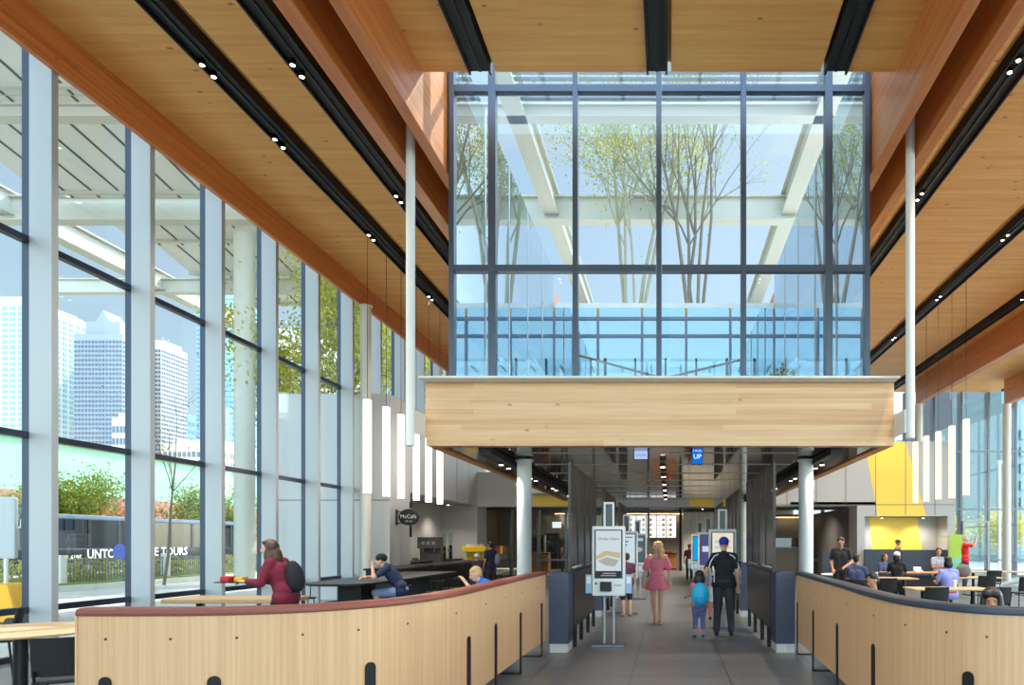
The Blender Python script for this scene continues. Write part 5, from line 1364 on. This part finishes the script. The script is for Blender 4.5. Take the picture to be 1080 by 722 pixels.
        if st == 'full': pr += [e(0,.03,.06,.096,.10,.092), e(0,.075,-.08,.12,.065,.14), e(.078,-.01,-.04,.032,.07,.13), e(-.078,-.01,-.04,.032,.07,.13), e(.035,-.05,.085,.05,.045,.04), e(-.035,-.05,.085,.05,.045,.04)]
        if st == 'bob': pr += [e(0,.06,-.05,.09,.07,.09), e(.07,.02,-.04,.03,.05,.09), e(-.07,.02,-.04,.03,.05,.09)]
        blob('hair', pr, .010, M[hm], t, 3)
    if spec.get('cap'):
        e = lambda x,y,z,a,b,c: ('e', hp(x,y,z), (a*s*hs,b*s*hs,c*s*hs), (pit,0,yaw))
        blob('cap', [e(0,.014,.052,.092,.106,.088)]+([] if spec.get('nobrim') else [e(0,-.10,.045,.065,.06,.010)]), .009, spec['cap'], t, 2)
    if spec.get('eyes', True):
        m = MB()
        for x in (-.028, .028): m.ell(hp(x,-.086,.018), (.010*s,.006*s,.006*s), None, 8, 6)
        m.build('eyes', M['eye'], t, True); MB().ell(hp(0,-.094,-.052), (.02*s,.006*s,.006*s), None, 8, 6).build('lips', M['lip'], t, True)
    t['_V'] = 0; del t['_V']
    return t, V, s
def bagon(t, c, r, m, name='backpack', rot=None): 
    return blob(name, [('e', c, r, rot), ('e', Vector(c)+Vector((0,.0,-r[2]*.35)), (r[0]*.95,r[1]*1.05,r[2]*.6), rot)], .014, m, t, 3)
C = cloth
# woman in pink walking towards the camera
Y = 13.9
j = J(hed=(.0,-.01,1.63), el=(.25,.03,1.15), er=(-.25,.02,1.15), wl=(.27,-.02,.90), wr=(-.27,-.03,.90), kl=(.075,-.10,.50), al=(.05,-.16,.10), kr=(-.075,.03,.50), ar=(-.045,.16,.13), tr=(0,-1,-.5))
w, V, s = person('woman with wavy blonde hair in a pink off-shoulder dress walking down the walkway', 'person', (XU(693,Y),Y,0), .05, 1.68, j,
    dict(skin='skin', hair='hair_blonde', style='long', look=(-.9,0), legs='bare', shoes=C((196,150,120)), vox=.0085, fat=.9))
pk = mat('pink_dress', (250,128,148), .75, noise=.14, nscale=45.)
blob('dress', [('r', [(0,0,.73*s,.275*s,.235*s),(0,0,.80*s,.245*s,.205*s),(0,0,.95*s,.17*s,.145*s),(0,0,1.06*s,.125*s,.105*s),(0,0,1.10*s,.13*s,.11*s),(0,0,1.20*s,.155*s,.12*s),(0,0,1.34*s,.17*s,.115*s),(0,.0,1.385*s,.165*s,.10*s)]),
   ('r',[(0,0,1.03*s,.165*s,.14*s),(0,0,1.12*s,.135*s,.112*s)]),
   ('c', Vector((.19,.01,1.36))*s, .062*s, Vector((.235,.02,1.20))*s, .082*s), ('c', Vector((-.19,.01,1.36))*s, .062*s, Vector((-.235,.02,1.20))*s, .082*s)], .010, pk, w, 3)
# girl with turquoise backpack
Y = 11.9
j = J(el=(.22,.03,1.14), er=(-.21,.02,1.14), wl=(.30,-.10,1.10), wr=(-.25,.0,.90), kl=(.10,-.02,.50), al=(.12,.02,.09), kr=(-.09,0,.50), ar=(-.10,.03,.09))
g, V, s = person('small girl with dark hair and a turquoise backpack seen from behind', 'person', (XU(737.5,Y),Y,0), PI+.1, 1.14, j,
    dict(skin='skin2', hair='hair_dark', style='full', legs='capri', pants=mat('flowered_leggings', (96,96,140), .8, noise=.9, nscale=16.), shirt=C((240,120,120)), shoes=C((24,70,150)), vox=.009, head=1.3, fat=1.25))
bp = bagon(g, Vector((0,.17,1.16))*s, (.25*s,.14*s,.33*s), C((30,176,216), .5))
MB().ell(Vector((0,.28,1.02))*s, (.15*s,.04*s,.13*s)).build('front_pocket', C((20,150,200), .5), bp, True)
MB().tube([Vector((-.05,.12,1.41))*s, Vector((-.03,.14,1.47))*s, Vector((.03,.14,1.47))*s, Vector((.05,.12,1.41))*s], .008, 6).build('handle', C((20,110,150)), bp)
# man in blue cap
Y = 12.1
j = J(er=(.30,-.06,1.14), el=(-.235,.02,1.14))
j = J(el=(.23,-.0,1.14), er=(-.28,-.10,1.16), wl=(.24,-.10,.92), wr=(-.34,-.16,.97), kl=(.11,0,.50), kr=(-.11,0,.50), al=(.13,.03,.09), ar=(-.13,.03,.09))
# figure faces away: its left is screen left after the half turn, so mirror the raised arm
j['el'], j['er'] = (.31,-.05,1.17), (-.24,.02,1.14); j['wl'], j['wr'] = (.39,-.10,.98), (-.25,-.08,.90)
m_, V, s = person('man in a blue cap and black polo with white stripes, seen from behind', 'person', (XU(763.5,Y),Y,0), PI-.1, 1.74, j,
    dict(skin='skin', hair='hair_brown', style='cap', cap=C((50,56,176)), legs='pants', pants=C((50,50,56)), shirt=C((26,28,36)), shoes=C((22,20,22)), vox=.009, fat=1.15, collar=C((24,26,34))))
st = MB()
for sx in (-1, 1):
    st.tube([Vector((sx*.10,.075,1.455))*s, Vector((sx*.17,.075,1.42))*s, Vector((sx*.235,.05,1.32))*s, Vector((sx*.27,.06,1.20))*s], .011, 6)
st.tube([Vector((.19,.07,1.20))*s, Vector((.17,.10,1.08))*s, Vector((.17,.10,.96))*s], .011, 6)
st.build('white_stripe', C((230,230,230)), m_, True)
# woman in maroon carrying a tray, walking left
Y = 9.3
j = J(wai=(0,-.05,1.09), che=(0,-.10,1.27), nek=(0,-.16,1.43), hed=(0,-.24,1.58), sl=(.17,-.13,1.39), sr=(-.17,-.13,1.39), el=(.22,-.22,1.12), er=(-.22,-.22,1.12), wl=(.13,-.46,1.13), wr=(-.13,-.46,1.13),
      kl=(.09,-.18,.52), al=(.09,-.10,.09), kr=(-.09,.02,.50), ar=(-.09,.22,.13), tr=(0,-1,-.5), handl=(0,-1,.05), handr=(0,-1,.05))
w, V, s = person('woman with long dark hair in a maroon sweater with a black backpack carrying a tray', 'person', (XU(302,Y),Y,0), -PI/2, 1.74, j,
    dict(skin='skin', hair='hair_brown', style='long', shirt=C((116,22,48)), sleeves='long', legs='pants', pants=C((26,26,32)), shoes=C((30,28,28)), vox=.0085, fat=1.18, look=(0,.1)))
bagon(w, Vector((0,.12,1.20))*s, (.15*s,.105*s,.225*s), C((24,24,34)), rot=(.25,0,0))
t = thing('food_tray', 'dark tray with red and yellow food cartons held by the woman in maroon', 'tray', (XU(302,Y)-.66, Y, 1.13*s))
MB().box(-.20,.16,-.2,.2,-.012,.0).build('tray', M['black'], t, bevel=.004); MB().box(-.18,-.06,-.1,.06,0,.07).build('carton', C((196,40,40)), t, bevel=.01); MB().box(-.02,.10,-.06,.08,0,.06).build('carton', C((220,180,60)), t, bevel=.01)
# seated man with black cap at the bar table
def seated(label, u, vt, Y, rz, spec, j=None, scale=1.):
    z = ZV(vt, Y); s0 = spec.get('sit', 1.)*scale
    spec = dict(spec); spec['sit'] = s0
    jj = j or SIT()
    s0 = min(s0, z/(jj['hed'][2]+.14)); spec['sit'] = s0
    base = z-(jj['hed'][2]+.14)*s0
    return person(label, 'person', (XU(u,Y),Y,base if base > 0 else 0.0), rz, 1.7, jj, spec)
barj = SIT(wai=(0,-.07,.70), che=(0,-.18,.86), nek=(0,-.28,1.0), hed=(0,-.37,1.10), sl=(.175,-.24,.97), sr=(-.175,-.24,.97), el=(.2,-.46,.80), er=(-.2,-.46,.80), wl=(.07,-.50,1.0), wr=(-.10,-.62,.80))
seated('man in a navy t-shirt and black cap leaning on the bar table', 424, 583, 12.7, -PI/2+.25, dict(skin='skin', hair='hair_dark', style='cap', cap=C((28,26,30)), shirt=C((40,50,84)), legs='shorts', pants=C((140,156,196)), shoes=C((40,40,40)), vox=.011, nobrim=True), barj)
# boy in blue
seated('fair-haired boy in a bright blue shirt bending over behind the left barrier', 519, 596, 10.2, -1.1, dict(skin='skin', hair='hair_blonde', style='short', shirt=C((30,110,220)), pants=C((40,44,60)), shoes=C((40,40,40)), vox=.011, sit=.9, look=(0,.4)),
    SIT(che=(0,-.10,.88), nek=(0,-.18,1.02), hed=(0,-.27,1.12), sl=(.16,-.12,.98), sr=(-.16,-.12,.98), el=(.2,-.36,.86), er=(-.2,-.3,.80), wl=(.06,-.46,1.02)))
def stand(label, u, vt, Y, rz, spec, j=None):
    h = ZV(vt, Y)
    return person(label, 'person', (XU(u,Y),Y,0), rz, h, j or J(), spec)
w, V, s = stand('person in a navy shirt with a grey shoulder bag standing beside the yellow espresso machine', 517, 571, 21.5, -2.2, dict(skin='skin2', hair='hair_dark', style='short', shirt=C((32,34,66)), pants=C((50,50,58)), shoes=C((40,40,40)), vox=.016))
bagon(w, Vector((-.22,.08,1.15))*s, (.12*s,.10*s,.2*s), C((110,116,136)), 'shoulder_bag')
stand('child in dark clothes with a pale cap in front of the yellow espresso machine', 503, 584, 19.5, 2.6, dict(skin='skin2', hair='hair_dark', cap=C((200,200,200)), style='cap', shirt=C((34,26,54)), pants=C((110,90,70)), shoes=C((40,40,40)), vox=.014))
stand('staff member in dark uniform with yellow trim working behind the left partition', 593, 576, 36, -1.2, dict(skin='skin2', hair='hair_brown', style='short', shirt=C((84,56,40)), pants=C((40,40,44)), shoes=C((30,30,30)), vox=.02))
w, V, s = stand('person in a dark purple top standing at the second kiosk on the left', 661, 583, 15.3, PI+.5, dict(skin='skin', hair='hair_brown', style='short', shirt=C((84,40,70)), legs='shorts', pants=C((40,40,50)), shoes=C((180,150,130)), vox=.012))
stand('child in white shorts standing beyond the girl with the turquoise backpack', 753, 581, 14.6, PI, dict(skin='skin2', hair='hair_dark', style='short', shirt=C((60,56,60)), legs='shorts', pants=C((226,226,230)), shoes=C((50,50,50)), vox=.012, head=1.15))
stand('person in dark red standing beyond the kiosks on the right of the walkway', 727, 574, 30, 0, dict(skin='skin3', hair='hair_dark', style='short', shirt=C((120,30,40)), pants=C((30,30,36)), shoes=C((30,30,30)), vox=.02))
# right side
stand('man in a black t-shirt standing looking down behind the right barrier', 887, 566, 17., -.3, dict(skin='skin2', hair='hair_dark', style='short', shirt=C((26,28,30)), pants=C((36,36,44)), shoes=C((30,30,30)), vox=.012, look=(0,.5), fat=1.08), J(hed=(0,-.05,1.62), wl=(.12,-.30,1.05), wr=(-.18,-.22,.98), el=(.26,-.04,1.14)))
seated('person in a dark blue t-shirt seated just right of the standing man', 903, 583, 15.8, PI-.5, dict(skin='skin2', hair='hair_dark', style='short', shirt=C((62,74,108)), pants=C((90,100,130)), shoes=C((30,30,30)), vox=.012, fat=1.1))
seated('reddish-haired woman seated left of the person in the white cap', 932, 583, 20.6, .5, dict(skin='skin2', hair='hair_brown', style='bob', shirt=C((60,74,110)), pants=C((30,30,40)), shoes=C((30,30,30)), vox=.014))
seated('person in a black shirt and white cap seated with back turned at a pale table', 946, 581, 18.6, PI-.3, dict(skin='skin2', hair='hair_dark', style='bob', cap=C((220,220,220)), shirt=C((20,20,24)), pants=C((30,30,40)), shoes=C((30,30,30)), vox=.013))
stand('person in a brown cap behind the dark blue banquette in front of the yellow niche', 947, 569, 26.35, 1.6, dict(skin='skin2', hair='hair_dark', style='cap', cap=C((70,60,50)), shirt=C((150,120,100)), pants=C((40,40,50)), shoes=C((30,30,30)), vox=.016))
seated('man in sunglasses and a grey shirt seated at the dark table', 989, 577, 20.9, .25, dict(skin='skin2', hair='hair_dark', style='short', shirt=C((156,160,176)), pants=C((60,60,70)), shoes=C((30,30,30)), vox=.012, look=(-.5,0)))
seated('person in a lavender shirt with dark hair seated with back to us', 1001, 586, 14.9, PI+.15, dict(skin='skin2', hair='hair_dark', style='bob', shirt=C((140,146,214)), pants=C((150,50,60)), shoes=C((30,30,30)), vox=.011, fat=1.15))
stand('person in a red shirt standing with raised arms by the far right windows', 1018, 564, 24.5, 1.3, dict(skin='skin', hair='hair_grey', style='short', shirt=C((216,40,44)), pants=C((70,70,66)), shoes=C((60,50,40)), vox=.014), J(el=(.2,-.26,1.40), er=(-.2,-.26,1.40), wl=(.08,-.32,1.60), wr=(-.08,-.32,1.60)))
seated('dark-haired person seated close behind the right barrier, only the head showing', 923, 603, 9.6, -1.2, dict(skin='skin2', hair='hair_dark', style='short', shirt=C((50,50,60)), pants=C((40,40,50)), shoes=C((30,30,30)), vox=.010, look=(0,.3)))
seated('woman with full black hair seated nearest us behind the right barrier', 1046, 620, 6.2, -.45, dict(skin='skin2', hair='hair_dark', style='full', shirt=C((40,40,48)), pants=C((40,40,50)), shoes=C((30,30,30)), vox=.0085, head=1.08))
t = thing('green_poster', 'lime green and mint sign panel beside the red-shirted person', 'sign', (XU(1010,25.2), 25.2, 0)); MB().box(-.32,.32,0,.04,.5,1.95).build('panel', emis('x', (0,0,0), 0) if False else C((176,214,90)), t); MB().box(-.32,.32,-.002,.0,.5,1.1).build('lower_panel', C((140,214,180)), t); MB().box(-.34,-.32,0,.04,0,1.97).box(.32,.34,0,.04,0,1.97).build('frame', M['alu'], t)
bpy.context.view_layer.update()
